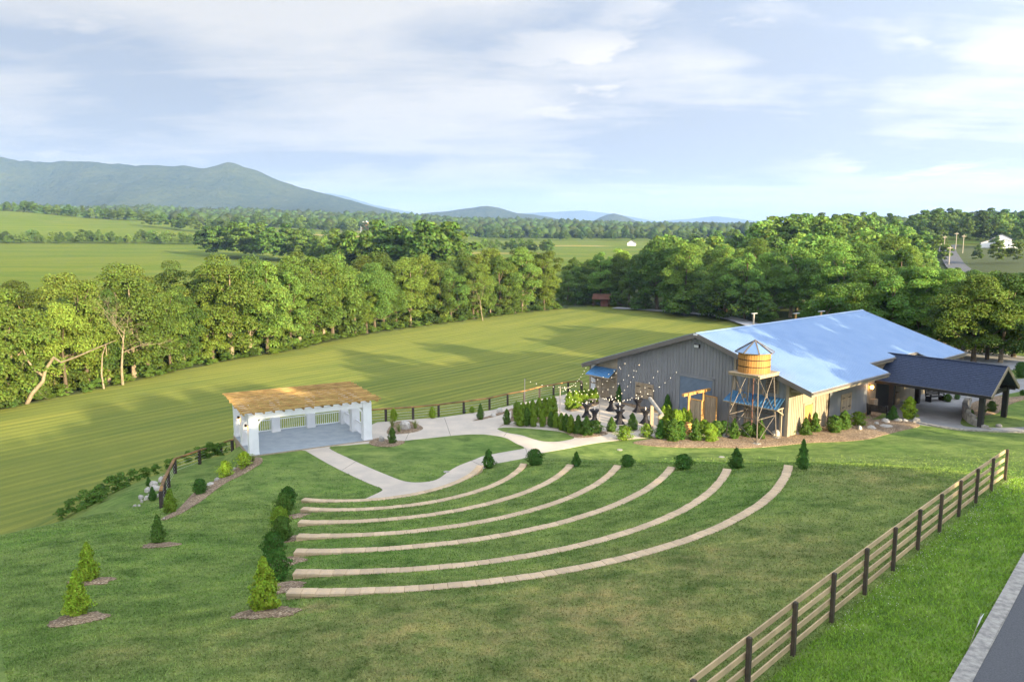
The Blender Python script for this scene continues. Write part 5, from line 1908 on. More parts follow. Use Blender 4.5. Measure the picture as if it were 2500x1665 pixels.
for i, c in enumerate(np.arange(61.5, 106, 3.3)):
    q = su * (2 + 5 * (i % 2) + random.uniform(-2, 2)) + sp * (c + random.uniform(-1, 1))
    place_tree(BIG[random.choice([1, 2, 5, 6])], q[0], q[1], random.uniform(16, 21), random.uniform(0, 6.3), tone(), 'roadside_tree', 'tall leafy tree beyond the driveway out of view', 'tree', 'trees beyond the driveway', parts=False, wid=.9)
# slim pale tree and round garden trees by the lane
for px, py, h, w, lab in ((1535, 752, 12.5, .75, 'slim pale green tree beside the red shed'), (1570, 753, 6.5, .9, 'small round tree beside the lane near the shed'), (1692, 757, 6.2, 1.1, 'round grey green tree by the lane, nearest the shed'), (1744, 764, 7.2, 1.0, 'round grey green tree by the lane, middle one'), (1786, 768, 6.5, 1.0, 'round grey green tree by the lane, nearest the barn roof')):
    q = on(px, py)
    place_tree(BIG[4], q[0], q[1], h, px * .1, (1.0, 1.1, 1.1) if h > 10 else (.75, .95, 1.35), 'garden_tree', lab, 'tree', 'small trees along the lane', wid=w)

# trees and hedges of the country beyond the river
random.seed(9)


def strip(p, q, n, h0, h1, wd, col, label, group, cat='tree', name='field_tree'):
    p, q = np.array(p, float), np.array(q, float)
    d = unit(q - p)
    nn = np.array([-d[1], d[0]])
    for i in range(n):
        c = p + (q - p) * ((i + random.uniform(.2, .8)) / n) + nn * random.uniform(-wd, wd)
        h = random.uniform(h0, h1)
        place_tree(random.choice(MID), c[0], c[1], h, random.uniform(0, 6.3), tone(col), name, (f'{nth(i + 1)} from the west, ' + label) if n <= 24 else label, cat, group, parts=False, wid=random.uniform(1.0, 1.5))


U = lambda px, d: ((px - 1250) / F_PX * d, d)
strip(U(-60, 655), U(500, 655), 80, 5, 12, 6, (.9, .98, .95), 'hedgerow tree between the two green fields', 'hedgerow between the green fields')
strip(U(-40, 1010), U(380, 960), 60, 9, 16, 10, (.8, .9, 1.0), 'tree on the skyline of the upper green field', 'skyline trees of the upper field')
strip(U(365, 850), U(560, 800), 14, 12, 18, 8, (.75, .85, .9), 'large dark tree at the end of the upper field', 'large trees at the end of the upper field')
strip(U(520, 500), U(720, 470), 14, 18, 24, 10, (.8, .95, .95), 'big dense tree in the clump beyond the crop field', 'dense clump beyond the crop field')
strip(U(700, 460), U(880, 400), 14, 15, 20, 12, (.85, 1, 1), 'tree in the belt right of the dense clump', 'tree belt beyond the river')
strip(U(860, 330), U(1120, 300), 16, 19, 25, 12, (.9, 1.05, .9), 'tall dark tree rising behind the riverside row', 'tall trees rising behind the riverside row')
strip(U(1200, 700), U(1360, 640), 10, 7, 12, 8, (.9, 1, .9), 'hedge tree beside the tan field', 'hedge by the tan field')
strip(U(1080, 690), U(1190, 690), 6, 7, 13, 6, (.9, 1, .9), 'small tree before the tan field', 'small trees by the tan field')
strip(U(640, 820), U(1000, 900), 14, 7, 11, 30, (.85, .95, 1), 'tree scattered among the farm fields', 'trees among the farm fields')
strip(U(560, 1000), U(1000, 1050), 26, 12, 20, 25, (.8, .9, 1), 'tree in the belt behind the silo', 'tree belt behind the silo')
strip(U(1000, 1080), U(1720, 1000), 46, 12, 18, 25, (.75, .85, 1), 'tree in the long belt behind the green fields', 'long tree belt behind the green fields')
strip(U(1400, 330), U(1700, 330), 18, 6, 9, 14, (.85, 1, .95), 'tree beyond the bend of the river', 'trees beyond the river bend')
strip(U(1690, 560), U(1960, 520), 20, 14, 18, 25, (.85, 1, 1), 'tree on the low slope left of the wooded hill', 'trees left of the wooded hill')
for px, py, d, h, lab in ((2425, 588, 415, 7, 'dark round tree left of the white house'), (2290, 596, 430, 11, 'tree beside the far utility pole'), (2370, 580, 470, 12, 'pale tree by the far road bend'), (2470, 575, 460, 11, 'light green tree behind the white house'), (2380, 630, 330, 9, 'tree below the white house, nearest the road'), (2430, 640, 320, 9, 'tree below the white house garden'), (2475, 640, 310, 9, 'tree at the far right below the white house'), (2280, 640, 330, 12, 'tree leaning over the far road')):
    x, y = U(px, d)
    place_tree(random.choice(MID), x, y, h, px, tone((1, 1.05, .95)), 'garden_tree', lab, 'tree', 'trees round the white house', parts=False, wid=1.2)
right_edge = [(70, 118), (84, 100), (100, 96), (110, 112), (92, 126)]
for i, (x, y) in enumerate(scatter(right_edge, 12, 5.5)):
    place_tree(random.choice(BIG), x, y, random.uniform(15, 19), random.uniform(0, 6.3), tone((.9, .98, .9)), 'woodland_tree', 'tall dense tree beside the parking lot behind the carport', 'tree', 'tall trees by the parking lot', wid=1.2)

for i, (px, d, h) in enumerate(((2362, 93, 9.5), (2392, 90, 10.4), (2425, 92, 10.8), (2458, 90, 10.6), (2490, 94, 10.4), (2525, 92, 11), (2410, 99, 9.8), (2475, 101, 9.8), (2345, 100, 8.6))):
    x, y = (px - 1250) / F_PX * d, d
    place_tree(BIG[(0, 3, 4)[i % 3]], x, y, h, i * 2.1, tone((.85, .95, .9), .15), 'garden_tree', f'{nth(i + 1)} dense dark tree beside the parking lot beyond the carport', 'tree', 'dense trees beside the parking lot', wid=1.25)
for i in range(20):
    px = 2010 + i * 17
    d = random.uniform(103, 118)
    x, y = (px - 1250) / F_PX * d, d
    place_tree(BIG[random.choice([0, 2, 3, 4, 6])], x, y, random.uniform(9, 13), i * 1.9, tone((1.15, 1.3, 1.15), .25), 'woodland_tree', f'{nth(i + 1)} leafy tree from the west close behind the barn', 'tree', 'trees close behind the barn', wid=1.15)
# far woods as one mass
def blobs(name, pts, rmin, rmax, m='farleaf'):
    import bmesh
    bm = bmesh.new()
    bmesh.ops.create_icosphere(bm, subdivisions=1, radius=1.0)
    base = np.array([v.co[:] for v in bm.verts])
    tri = np.array([[v.index for v in f.verts] for f in bm.faces])
    bm.free()
    n = len(pts)
    pts = np.array(pts)
    r = RNG.uniform(rmin, rmax, n)
    V = base[None] * (1 + RNG.normal(0, .20, (n, len(base), 1))) * np.stack([r * 1.15, r * 1.15, r * RNG.uniform(.9, 1.3, n)], -1)[:, None, :]
    V = V + pts[:, None, :]
    Fc = tri[None] + (np.arange(n) * len(base))[:, None, None]
    me = mesh_np(name, V.reshape(-1, 3), Fc.reshape(-1, 3))
    return obj(name, me, m, kind='stuff', color=(.85, .95, 1.0))


fp_ = []
while len(fp_) < 10000:
    d = 1120 + 1750 * RNG.random() ** 1.15
    u = RNG.uniform(-.80, .80)
    x = u * d
    if -.3 < u < -.12 and 1120 < d < 1250 and RNG.random() < .7:
        continue
    fp_.append((x, d, 0))
fp_ = np.array(fp_)
fp_[:, 2] = terrain(fp_[:, 0], fp_[:, 1]) + RNG.uniform(5, 12, len(fp_))
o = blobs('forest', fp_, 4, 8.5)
tag(o, 'far wooded hills reading as one green mass', 'forest')

# ------------------------------------------------------------------ mountains
def mountain_mat(name, c1, c2):
    m, t, b = new_mat(name)
    ge = N(t, 'ShaderNodeNewGeometry')
    n1 = NOISE(t, ge.outputs['Position'], 0.03, 6, 0.7)
    n2 = NOISE(t, ge.outputs['Position'], 0.004, 5, 0.6)
    col = MIX(t, RAMP(t, n1, [(.3, 0), (.7, 1)]), c1, c2)
    col = MIX(t, MATH(t, 'MULTIPLY', RAMP(t, n2, [(.45, 0), (.7, 1)]), .5), col, (c2[0] * 1.4, c2[1] * 1.25, c2[2]))
    t.links.new(col, b.inputs['Base Color'])
    b.inputs['Roughness'].default_value = 1.0
    b.inputs['Specular IOR Level'].default_value = 0.0
    bn = N(t, 'ShaderNodeBump')
    bn.inputs['Strength'].default_value = 1.0
    bn.inputs['Distance'].default_value = 35.0
    t.links.new(n1, bn.inputs['Height'])
    t.links.new(bn.outputs[0], b.inputs['Normal'])
    return m


M['mtn'] = mountain_mat('wooded_mountain', (0.022, 0.040, 0.024), (0.066, 0.082, 0.030))


def mountain(name, prof_px, D, depth, z0, spur=1.0, nu=260, nd=44):
    px0, px1 = prof_px[0][0], prof_px[-1][0]
    PX, PY = [p[0] for p in prof_px], [p[1] for p in prof_px]
    V = []
    for j in range(nd):
        f = j / (nd - 1)
        y = D + (f - .62) * depth
        hgt = .28 * (f / .62) + .72 * (f / .62) ** 1.7 if f < .62 else math.cos((f - .62) / .38 * math.pi / 2)
        for i in range(nu):
            px = px0 + (px1 - px0) * i / (nu - 1)
            zc = aty(px, float(np.interp(px, PX, PY)), D)[2]
            x = (px - 1250) / F_PX * D * (1 + (f - .62) * depth / D * .6)
            k = 1 - abs(mnoise.noise(Vector((x * .0022 + f * .5 + D * .01, f * 1.1, 3.3))))
            k2 = mnoise.fractal(Vector((x * .009, y * .009, 1.1)), 1.0, 2.0, 4)
            e = z0 + (zc - z0) * hgt
            amp = min(1, (1 - abs(f - .62) / .62 if f < .62 else .4) * 1.0)
            mid = math.sin(min(1, max(0, f / .62)) * math.pi)
            e += spur * (zc - z0) * (.55 * (k - .82) * mid + .035 * k2)
            V.append((x, y, e))
    Fq = [(j * nu + i, j * nu + i + 1, (j + 1) * nu + i + 1, (j + 1) * nu + i) for j in range(nd - 1) for i in range(nu - 1)]
    me = mesh_np(name, V, Fq, True)
    return obj(name, me, 'mtn', kind='structure')


mountain('mountain', [(-420, 400), (-200, 372), (-60, 380), (0, 384), (60, 388), (140, 397), (220, 393), (280, 398), (330, 405), (420, 403), (500, 410), (545, 402), (585, 400), (620, 408), (660, 427), (700, 445), (760, 463), (820, 478), (880, 495), (950, 513), (1040, 540)], 4200, 1900, 30)
mountain('mountain', [(700, 540), (800, 468), (850, 478), (920, 500), (1000, 516), (1080, 535), (1120, 550)], 9600, 1600, 30, .5, 80, 16)
mountain('hill', [(980, 545), (1030, 522), (1090, 516), (1140, 509), (1190, 503), (1220, 508), (1260, 520), (1300, 524), (1345, 531), (1400, 548)], 5000, 1000, 25, .6, 120, 20)
mountain('hill', [(1430, 548), (1460, 532), (1480, 524), (1497, 520), (1512, 524), (1540, 535), (1570, 550)], 5200, 700, 25, .5, 60, 16)
mountain('mountain', [(1180, 545), (1270, 520), (1340, 517), (1420, 513), (1500, 522), (1600, 540), (1680, 534), (1740, 527), (1790, 533), (1850, 541), (1920, 538), (1990, 541), (2080, 552), (2300, 556), (2700, 545)], 10300, 1600, 30, .4, 160, 16)

# ------------------------------------------------------------------ far buildings and poles


def house(name, label, px, py, d, w, dep, hw, hr, rz, wall='hwhite', roof='hroof', wins=3):
    q = aty(px, py, d)
    t = thing(name, label, 'house', (q[0], q[1], th(q[0], q[1]) - .2), rz)
    MB().add([(-w / 2, -dep / 2, 0), (w / 2, -dep / 2, 0), (w / 2, dep / 2, 0), (-w / 2, dep / 2, 0), (-w / 2, -dep / 2, hw), (w / 2, -dep / 2, hw), (w / 2, dep / 2, hw), (-w / 2, dep / 2, hw), (0, -dep / 2, hw + hr), (0, dep / 2, hw + hr)],
             [(0, 1, 5, 8, 4), (1, 2, 6, 5), (2, 3, 7, 9, 6), (3, 0, 4, 7)]).build('wall', wall, t)
    for s in (-1, 1):
        e = .5
        a = [(s * (w / 2 + e), -dep / 2 - .4, hw - e * hr / (w / 2)), (0, -dep / 2 - .4, hw + hr + .05), (0, dep / 2 + .4, hw + hr + .05), (s * (w / 2 + e), dep / 2 + .4, hw - e * hr / (w / 2))]
        MB().add(a + [(x, y, z - .2) for x, y, z in a], [(0, 1, 2, 3), (7, 6, 5, 4), (0, 4, 5, 1), (1, 5, 6, 2), (2, 6, 7, 3), (3, 7, 4, 0)]).build('roof', roof, t)
    for i in range(wins):
        x = -w / 2 + w * (i + .5) / wins
        wn = MB().box(x - .45, x + .45, -dep / 2 - .05, -dep / 2 - .01, hw * .35, hw * .75).build('window', 'glass', t)
        MB().box(x - .55, x + .55, -dep / 2 - .03, -dep / 2 - .005, hw * .75, hw * .75 + .12).build('lintel', wall, wn)
    return t


t = house('farmhouse', 'white two-storey house with grey roof on the hillside', 2442, 612, 430, 9, 9, 5.2, 2.4, R(-28), wins=2)
MB().add([(-9.5, -4, 0), (-4.6, -4, 0), (-4.6, 4, 0), (-9.5, 4, 0), (-9.5, -4, 3.0), (-4.6, -4, 4.6), (-4.6, 4, 4.6), (-9.5, 4, 3.0)], [(0, 1, 5, 4), (2, 3, 7, 6), (3, 0, 4, 7)]).build('side_wing', 'hwhite', t)
MB().add([(-10, -4.5, 2.95), (-4.6, -4.5, 4.75), (-4.6, 4.5, 4.75), (-10, 4.5, 2.95), (-10, -4.5, 2.8), (-4.6, -4.5, 4.6), (-4.6, 4.5, 4.6), (-10, 4.5, 2.8)], [(0, 1, 2, 3), (0, 4, 5, 1), (3, 7, 4, 0)]).build('wing_roof', 'hroof', t)
MB().add([(-2.5, -9, 0), (5.5, -9, 0), (5.5, -4.6, 0), (-2.5, -4.6, 0), (-2.5, -9, 3.1), (5.5, -9, 3.1), (5.5, -4.6, 3.1), (-2.5, -4.6, 3.1), (1.5, -9, 4.8), (1.5, -4.6, 4.8)], [(0, 1, 5, 8, 4), (1, 2, 6, 5), (3, 0, 4, 7)]).build('garage_wing', 'hwhite', t)
for s in (-1, 1):
    MB().add([(1.5 + s * 4.4, -9.3, 2.95), (1.5, -9.3, 4.95), (1.5, -4.6, 4.95), (1.5 + s * 4.4, -4.6, 2.95)], [(0, 1, 2, 3)]).build('garage_roof', 'hroof', t)
for x in (-.4, 2.6):
    MB().box(x, x + .9, -9.06, -9.01, 1.2, 2.2).build('window', 'glass', t)
MB().box(5.6, 10.5, -7, -6.7, 0, 1.1).build('porch_wall', 'hwhite', t)
house('farmhouse', 'tiny white house left of the blue hill among far trees', 953, 562, 1050, 11, 10, 3.5, 2.6, R(20), wins=2)
house('farmhouse', 'tiny white house at the edge of the far green field', 1542, 598, 860, 8, 7, 3.2, 2.6, R(-20), wins=2)
q = aty(892, 557, 1060)
t = thing('silo', 'round brick-red tile silo in the far farmland', 'silo', (q[0], q[1], th(q[0], q[1])))
MB().lathe([(4.3, -1), (4.3, 13.5), (4.0, 14.0)], 20).build('shaft', 'silo', t)
MB().lathe([(4.0, 14.01), (2.6, 15.4), (.3, 16.0)], 20).build('dome', 'hwhite', t)
MB().box(-6.5, -4.2, -1.6, 1.6, -1, 9).build('chute', 'hwhite', t)
for i, (px, py, d, h, lab) in enumerate(((2304, 617, 395, 8, 'utility pole left of the far road, lower one'), (2298, 596, 430, 9, 'utility pole with crossarm at the far road bend'), (2333, 608, 415, 9, 'utility pole right of the far road, upper one'), (2350, 620, 385, 9, 'utility pole right of the far road, lower one'), (2316, 655, 320, 8, 'utility pole at the foot of the far road'), (1083, 560, 950, 12, 'lone utility pole in the far farm fields'), (971, 560, 1000, 10, 'utility pole beside the tiny white farmhouse'))):
    q = aty(px, py, d)
    zg_ = th(q[0], q[1])
    t = thing('utility_pole', lab, 'utility pole', (q[0], q[1], zg_), 0, 'utility poles in the distance')
    MB().tube([(0, 0, -.5), (0, 0, h)], [.14, .11], 6).build('shaft', 'utility', t)
    MB().box(-1.1, 1.1, -.06, .06, h - .9, h - .7).build('crossarm', 'utility', t)

# red shed by the river bend
q = on(1472, 748)
sh_ = thing('red_shed', 'small open red shed with rust roof at the field end', 'shed', q, R(-15))
sh_.scale = (.78, .78, .78)
MB().box(-.6, 1.9, -1.4, 1.4, 0, 2.9).build('cabin', 'red', sh_)
for s in (-1, 1):
    MB().add([(-3.4, 0, 4.3), (2.7, 0, 4.3), (2.7, s * 2.5, 2.7), (-3.4, s * 2.5, 2.7), (-3.4, 0, 4.15), (2.7, 0, 4.15), (2.7, s * 2.5, 2.55), (-3.4, s * 2.5, 2.55)], [(0, 1, 2, 3), (4, 5, 6, 7), (0, 4, 5, 1), (1, 5, 6, 2), (2, 6, 7, 3), (3, 7, 4, 0)]).build('roof', 'redroof', sh_)
for x, y in ((-3.1, -2.0), (-3.1, 2.0), (2.4, -2.0), (2.4, 2.0)):
    MB().box(x - .09, x + .09, y - .09, y + .09, 0, 2.75).build('post', 'red', sh_)
q = on(1753, 764)
t = thing('wooden_bench', 'long orange brown wooden bench by the lane', 'bench', q, R(8))
for z in (.45, .75, 1.0):
    MB().box(-2.4, 2.4, -.05 if z > .5 else -.3, .05 if z > .5 else .3, z - .06, z + .06).build('plank', 'honey', t)
for x in (-2.1, 0, 2.1):
    MB().box(x - .07, x + .07, -.25, .12, 0, 1.0).build('leg', 'honey', t)
for i, (px, py, h, lab) in enumerate(((1839, 802, 5.6, 'lamp post with flat head on the grass behind the roof'), (1942, 788, 6.6, 'lit timber lamp post behind the barn ridge, middle one'), (2004, 775, 6.8, 'lit timber lamp post behind the barn ridge, nearest the wood'))):
    s_ = (36, 33, 31)[i]
    r_ = ray(px, py)
    k_ = ((BO + BA * s_) @ BA) / (r_[:2] @ BA)
    x, y = r_[0] * k_, r_[1] * k_
    zt_ = CAM_H + ray(px, (763 if i == 0 else 762 if i == 1 else 755))[2] * k_ if False else None
    ztop = aty(px, (766, 766, 761)[i], y)[2]
    zb = th(x, y)
    t = thing('lamp_post', lab, 'lamp post', (x, y, zb), R(30), 'lamp posts behind the barn')
    hh = max(ztop - zb, 3.0)
    MB().box(-.08, .08, -.08, .08, -.3, hh).build('shaft', 'honey' if i else 'utility', t)
    MB().box(-.12, .55, -.10, .10, hh + .002, hh + .07).build('lamp_head', 'lampmetal', t)
    MB().box(-.45, -.13, -.10, .10, hh + .012, hh + .06).build('lamp_head', 'lampmetal', t)

# survey flag near the kerb
q = on(2362, 1585)
t = thing('marker_flag', 'small white marker flag on a wire beside the kerb', 'flag', q, 0)
ztop = aty(2390, 1497, q[1])[2] - q[2]
MB().tube([(0, 0, -.1), (.17, 0, ztop * .6), (.26, 0, ztop)], .006, 5).build('wire_stem', 'utility', t)
MB().add([(.17, 0, ztop * .58), (.25, .02, ztop * .72), (.33, 0, ztop), (.23, -.02, ztop * .88), (.17, .012, ztop * .58), (.25, .03, ztop * .72), (.33, .01, ztop), (.23, -.01, ztop * .88)], [(0, 1, 2, 3), (7, 6, 5, 4), (0, 4, 5, 1), (1, 5, 6, 2), (2, 6, 7, 3), (3, 7, 4, 0)]).build('flag_cloth', 'flag', t)
for px, py, lab in ((1513, 1098, 'small white valve box lid in the lawn right of the walk'), (1762, 1116, 'small pale utility lid in the lawn before the long bed'), (1090, 1152, 'faint pale sprinkler lid in the central lawn')):
    q = on(px, py)
    tag(MB().lathe([(.2, -.02), (.2, .025), (.17, .035)], 12).build('valve_box', 'kerb'), lab, 'lid').location = q

# ------------------------------------------------------------------ shrubs
def make_shrub(seed, kind, n=3400, leaf=.029):
    """unit height shrub: column (arborvitae), cone, round, loose"""
    rng = np.random.default_rng(seed)
    f = rng.random(n) ** (.9 if kind != 'cone' else 1.25)
    a = rng.uniform(0, 2 * np.pi, n)
    ph = rng.uniform(0, 6.28, 4)
    lump = 1 + .16 * np.sin(3 * a + 9 * f + ph[0]) + .13 * np.sin(5 * a - 13 * f + ph[1]) + .10 * np.sin(2 * a + 21 * f + ph[2])
    if kind == 'column':
        w = .21 * np.clip(np.sin(np.pi * (f * .90 + .10)) ** .55, .05, 1) * (1.05 - .35 * f)
    elif kind == 'cone':
        w = .27 * (1.0 - f) ** .75 * np.clip(.45 + f * 2.6, 0, 1) + .012
        lump = 1 + (lump - 1) * 1.2
    elif kind == 'round':
        w = .50 * np.clip(np.sin(np.pi * (f * .80 + .14)), .05, 1) ** .7
    else:
        w = .36 * np.clip(np.sin(np.pi * (f * .78 + .18)), .05, 1) ** .6
        lump = 1 + (lump - 1) * 1.9
    cell = rng.uniform(.78, 1.22, (14, 16))          # sprays that stick out or sit back
    lump = lump * cell[(a / 6.2832 * 13.99).astype(int), (np.clip(f, 0, .999) * 15.99).astype(int)]
    inr = rng.uniform(.55, 1.08, n) ** .6
    r = w * lump * inr
    C = np.c_[r * np.cos(a), r * np.sin(a), f * .97 + .02]
    if kind in ('cone', 'loose'):   # shoots: leaves gather in tiers
        C[:, 2] += .016 * np.sin(a * 7 + ph[3])
    out = np.c_[np.cos(a), np.sin(a), .45 * np.ones(n)]
    Nn = unit(out + rng.normal(size=(n, 3)) * .55)
    V, Fq = leaf_quads(C, Nn, leaf, .55, rng)
    V[:, 2] = np.maximum(V[:, 2], 0.0)
    me = mesh_np('foliage', V, Fq)
    me.materials.append(M['shrub'])
    st = MB().tube([(0, 0, -.05), (.01, 0, .45), (0, .01, .85)], [.022, .016, .006], 5).mesh('stem')
    st.materials.append(M['bark'])
    return me, st


SHR = {'column': [make_shrub(41, 'column'), make_shrub(42, 'column')], 'cone': [make_shrub(43, 'cone', 4200, .028), make_shrub(44, 'cone', 4200, .028)],
       'round': [make_shrub(45, 'round', 4200, .04), make_shrub(46, 'round', 4200, .04)], 'loose': [make_shrub(47, 'loose', 1900, .042), make_shrub(48, 'loose', 1900, .042)]}
GREEN, YELL, DARK, OLIVE = (.95, 1.0, .9), (3.0, 2.4, 1.1), (.72, .95, .85), (1.95, 1.7, .95)
sc_ = 0


def shrub(px, py, top, kind, col, label, group=None, wid=1.0, flat=True, name=None):
    """base pixel, top row; the height follows from the distance"""
    global sc_
    q = on(px, py)
    h = max(aty(px, top, q[1])[2] - q[2], .25)
    me, st = SHR[kind][sc_ % 2]
    sc_ += 1
    nm = name or {'column': 'arborvitae', 'cone': 'cone_shrub', 'round': 'round_shrub', 'loose': 'leafy_shrub'}[kind]
    t = thing(nm, label, 'shrub', (q[0], q[1], q[2] + .02), random.uniform(0, 6.3), group)
    t.scale = (h * wid, h * wid, h)
    k = random.uniform(.88, 1.12)
    obj('foliage', me, None, t, color=tuple(c * k for c in col))
    obj('stem', st, None, t)
    return t


random.seed(33)
shrub(191, 1502, 1393, 'cone', YELL, 'yellow tipped cone shrub in the lowest left lawn ring', wid=1.0)
shrub(217, 1418, 1325, 'cone', YELL, 'yellow tipped cone shrub in the second left lawn ring')
shrub(387, 1325, 1258, 'cone', GREEN, 'dark green cone shrub in its own mulch ring on the left lawn')
shrub(417, 1251, 1194, 'cone', OLIVE, 'bright topped cone shrub beside the bent rail fence', wid=1.1)
shrub(489, 1207, 1170, 'round', DARK, 'small dark round shrub beside the stage bed', wid=.8)
shrub(551, 1166, 1126, 'loose', YELL, 'loose yellow shrub in the stage bed, lower one')
shrub(597, 1142, 1104, 'loose', YELL, 'bushy yellow shrub at the pergola front post', wid=1.2)
shrub(363, 1186, 1164, 'cone', DARK, 'tiny dark cone shrub above the rock heap', wid=1.1)
shrub(373, 1222, 1188, 'cone', DARK, 'small dark cone shrub in front of the rock heap', wid=1.1)
col_ = [(704, 1238, 1189, DARK, 'dark bushy shrub nearest the lowest seat wall end'), (694, 1260, 1207, GREEN, 'green bushy shrub, second in the column left of the walls'), (684, 1295, 1238, OLIVE, 'yellow tipped shrub, third in the column left of the walls'), (690, 1322, 1262, GREEN, 'green shrub, fourth in the column left of the walls'),
        (668, 1366, 1300, DARK, 'large dark shrub, fifth in the column left of the walls'), (678, 1416, 1342, DARK, 'broad dark shrub next to the sixth seat wall end')]
for px, py, tp, c, lab in col_:
    shrub(px, py, tp, 'round', c, lab, 'shrubs along the left ends of the seat walls', wid=.72)
shrub(648, 1489, 1361, 'cone', YELL, 'tall yellow tipped cone shrub at the highest seat wall end', 'shrubs along the left ends of the seat walls', wid=1.05)
for i, (px, py, tp, k, w) in enumerate(((1193, 1141, 1097, 'cone', 1.35), (1306, 1135, 1097, 'round', .95), (1407, 1138, 1103, 'cone', 1.25), (1532, 1139, 1111, 'round', 1.05), (1668, 1145, 1110, 'round', 1.15), (1797, 1143, 1094, 'cone', 1.45))):
    shrub(px, py, tp, k, DARK, f'{nth(i + 1)} dark shrub from the walk at the right ends of the seat walls', 'shrubs along the right ends of the seat walls', wid=w)
shrub(1959, 1145, 1073, 'cone', DARK, 'tall slim dark cone tree beyond the longest seat wall', wid=.75)
# clipped screen on the patio
rows = [(1402, 615, 465), (1515, 622, 400), (1535, 632, 440), (1595, 630, 450), (1658, 637, 475), (1745, 637, 478), (1825, 640, 488), (1875, 648, 495), (1925, 668, 503), (1970, 682, 510), (2015, 698, 520)]
for i, (x, y, tp) in enumerate(rows):
    shrub(*zz5(x, y), 880 + tp / 3.925, 'column', OLIVE if i % 3 else GREEN, f'{nth(i + 1)} column shrub from the stage in the front screen of the patio', 'front column screen of the patio', wid=1.05)
rows = [(1495, 560, 392), (1560, 575, 402), (1605, 575, 395), (1650, 570, 378), (1712, 548, 360), (1768, 545, 355), (1810, 540, 352), (1848, 530, 338)]
for i, (x, y, tp) in enumerate(rows):
    shrub(*zz5(x, y), 880 + tp / 3.925, 'column', OLIVE, f'{nth(i + 1)} column shrub from the stage in the rear screen of the patio', 'rear column screen of the patio')
rows = [(2000, 472, 303), (2060, 462, 285), (2105, 435, 280), (2145, 422, 270), (2210, 405, 270), (2250, 398, 263)]
for i, (x, y, tp) in enumerate(rows):
    shrub(*zz5(x, y), 880 + tp / 3.925, 'column', OLIVE, f'{nth(i + 1)} clipped column shrub from the left in the clump by the plank bench', 'column clump by the plank bench', wid=1.2)
shrub(*zz5(2085, 708), 880 + 525 / 3.925, 'cone', GREEN, 'broad cone shrub at the right end of the patio screen', wid=1.1)
shrub(*zz5(2165, 718), 880 + 535 / 3.925, 'cone', GREEN, 'bushy green shrub beside the front light pole', wid=1.4)
shrub(*zz5(2255, 698), 880 + 578 / 3.925, 'round', GREEN, 'round green shrub just below the front light pole')
shrub(1512, 981, 940, 'cone', DARK, 'dark cone shrub against the barn wall between awning and window', wid=.9)
shrub(1629, 1008, 963, 'cone', DARK, 'dark cone shrub against the barn wall left of the roll-up door')
shrub(1744, 1030, 984, 'cone', DARK, 'dark cone shrub against the barn wall right of the roll-up door', wid=.8)
for i, (x, y, tp, k, c, w) in enumerate(sorted(((500, 720, 420, 'column', OLIVE, 1.1), (600, 800, 410, 'column', OLIVE, 1.2), (720, 830, 490, 'column', OLIVE, 1), (760, 900, 500, 'column', OLIVE, 1), (825, 890, 510, 'column', OLIVE, 1), (915, 880, 465, 'column', OLIVE, 1.1), (1030, 880, 490, 'column', OLIVE, 1.2),
                                         (450, 1112, 700, 'cone', DARK, 1.2), (570, 1112, 690, 'column', OLIVE, 1.3), (700, 1165, 690, 'column', GREEN, 1.4), (770, 1040, 720, 'column', OLIVE, 1.1), (850, 1130, 740, 'column', DARK, 1.3), (1160, 1148, 690, 'cone', GREEN, 1.2), (1470, 780, 510, 'column', OLIVE, .9), (1525, 790, 545, 'column', OLIVE, .9)))):
    shrub(*R3(x, y), 940 + tp / 8.41, k, c, f'{nth(i + 1)} narrow shrub from the left in the cluster round the timber frames', 'narrow shrubs round the timber frames', wid=w)
for x, y, tp, k, c, w, lab in ((1340, 1010, 720, 'round', OLIVE, .8, 'leafy olive shrub below the arbour gate'), (1460, 1168, 800, 'round', OLIVE, .75, 'tall leafy shrub in front of the arbour gate'), (1600, 1068, 740, 'round', GREEN, .8, 'rounded shrub left of the water tower, nearer the gate'), (1750, 1005, 740, 'round', DARK, .9, 'dark round shrub close to the barn wall by the tower'),
                               (1950, 1112, 690, 'cone', GREEN, 1.0, 'slim bright cone shrub left of the water tower'), (160, 1072, 800, 'loose', OLIVE, 1.2, 'loose leafy shrub beside the slanting log frame')):
    shrub(*R3(x, y), 940 + tp / 8.41, k, c, lab, wid=w)
for x, y, tp, k, c, w, lab in ((530, 1478, 1310, 'cone', GREEN, 1.4, 'green cone shrub in front of the patio tables'), (770, 1458, 1262, 'cone', GREEN, 1.3, 'taller green cone shrub right of the patio tables'), (675, 1565, 1412, 'loose', OLIVE, 1.5, 'loose olive shrub nearest the walk before the patio'), (150, 1500, 1290, 'cone', OLIVE, 1.1, 'olive cone shrub left of the front light pole')):
    shrub(*Z2(x, y), 740 + tp / 4.708, k, c, lab, wid=w)
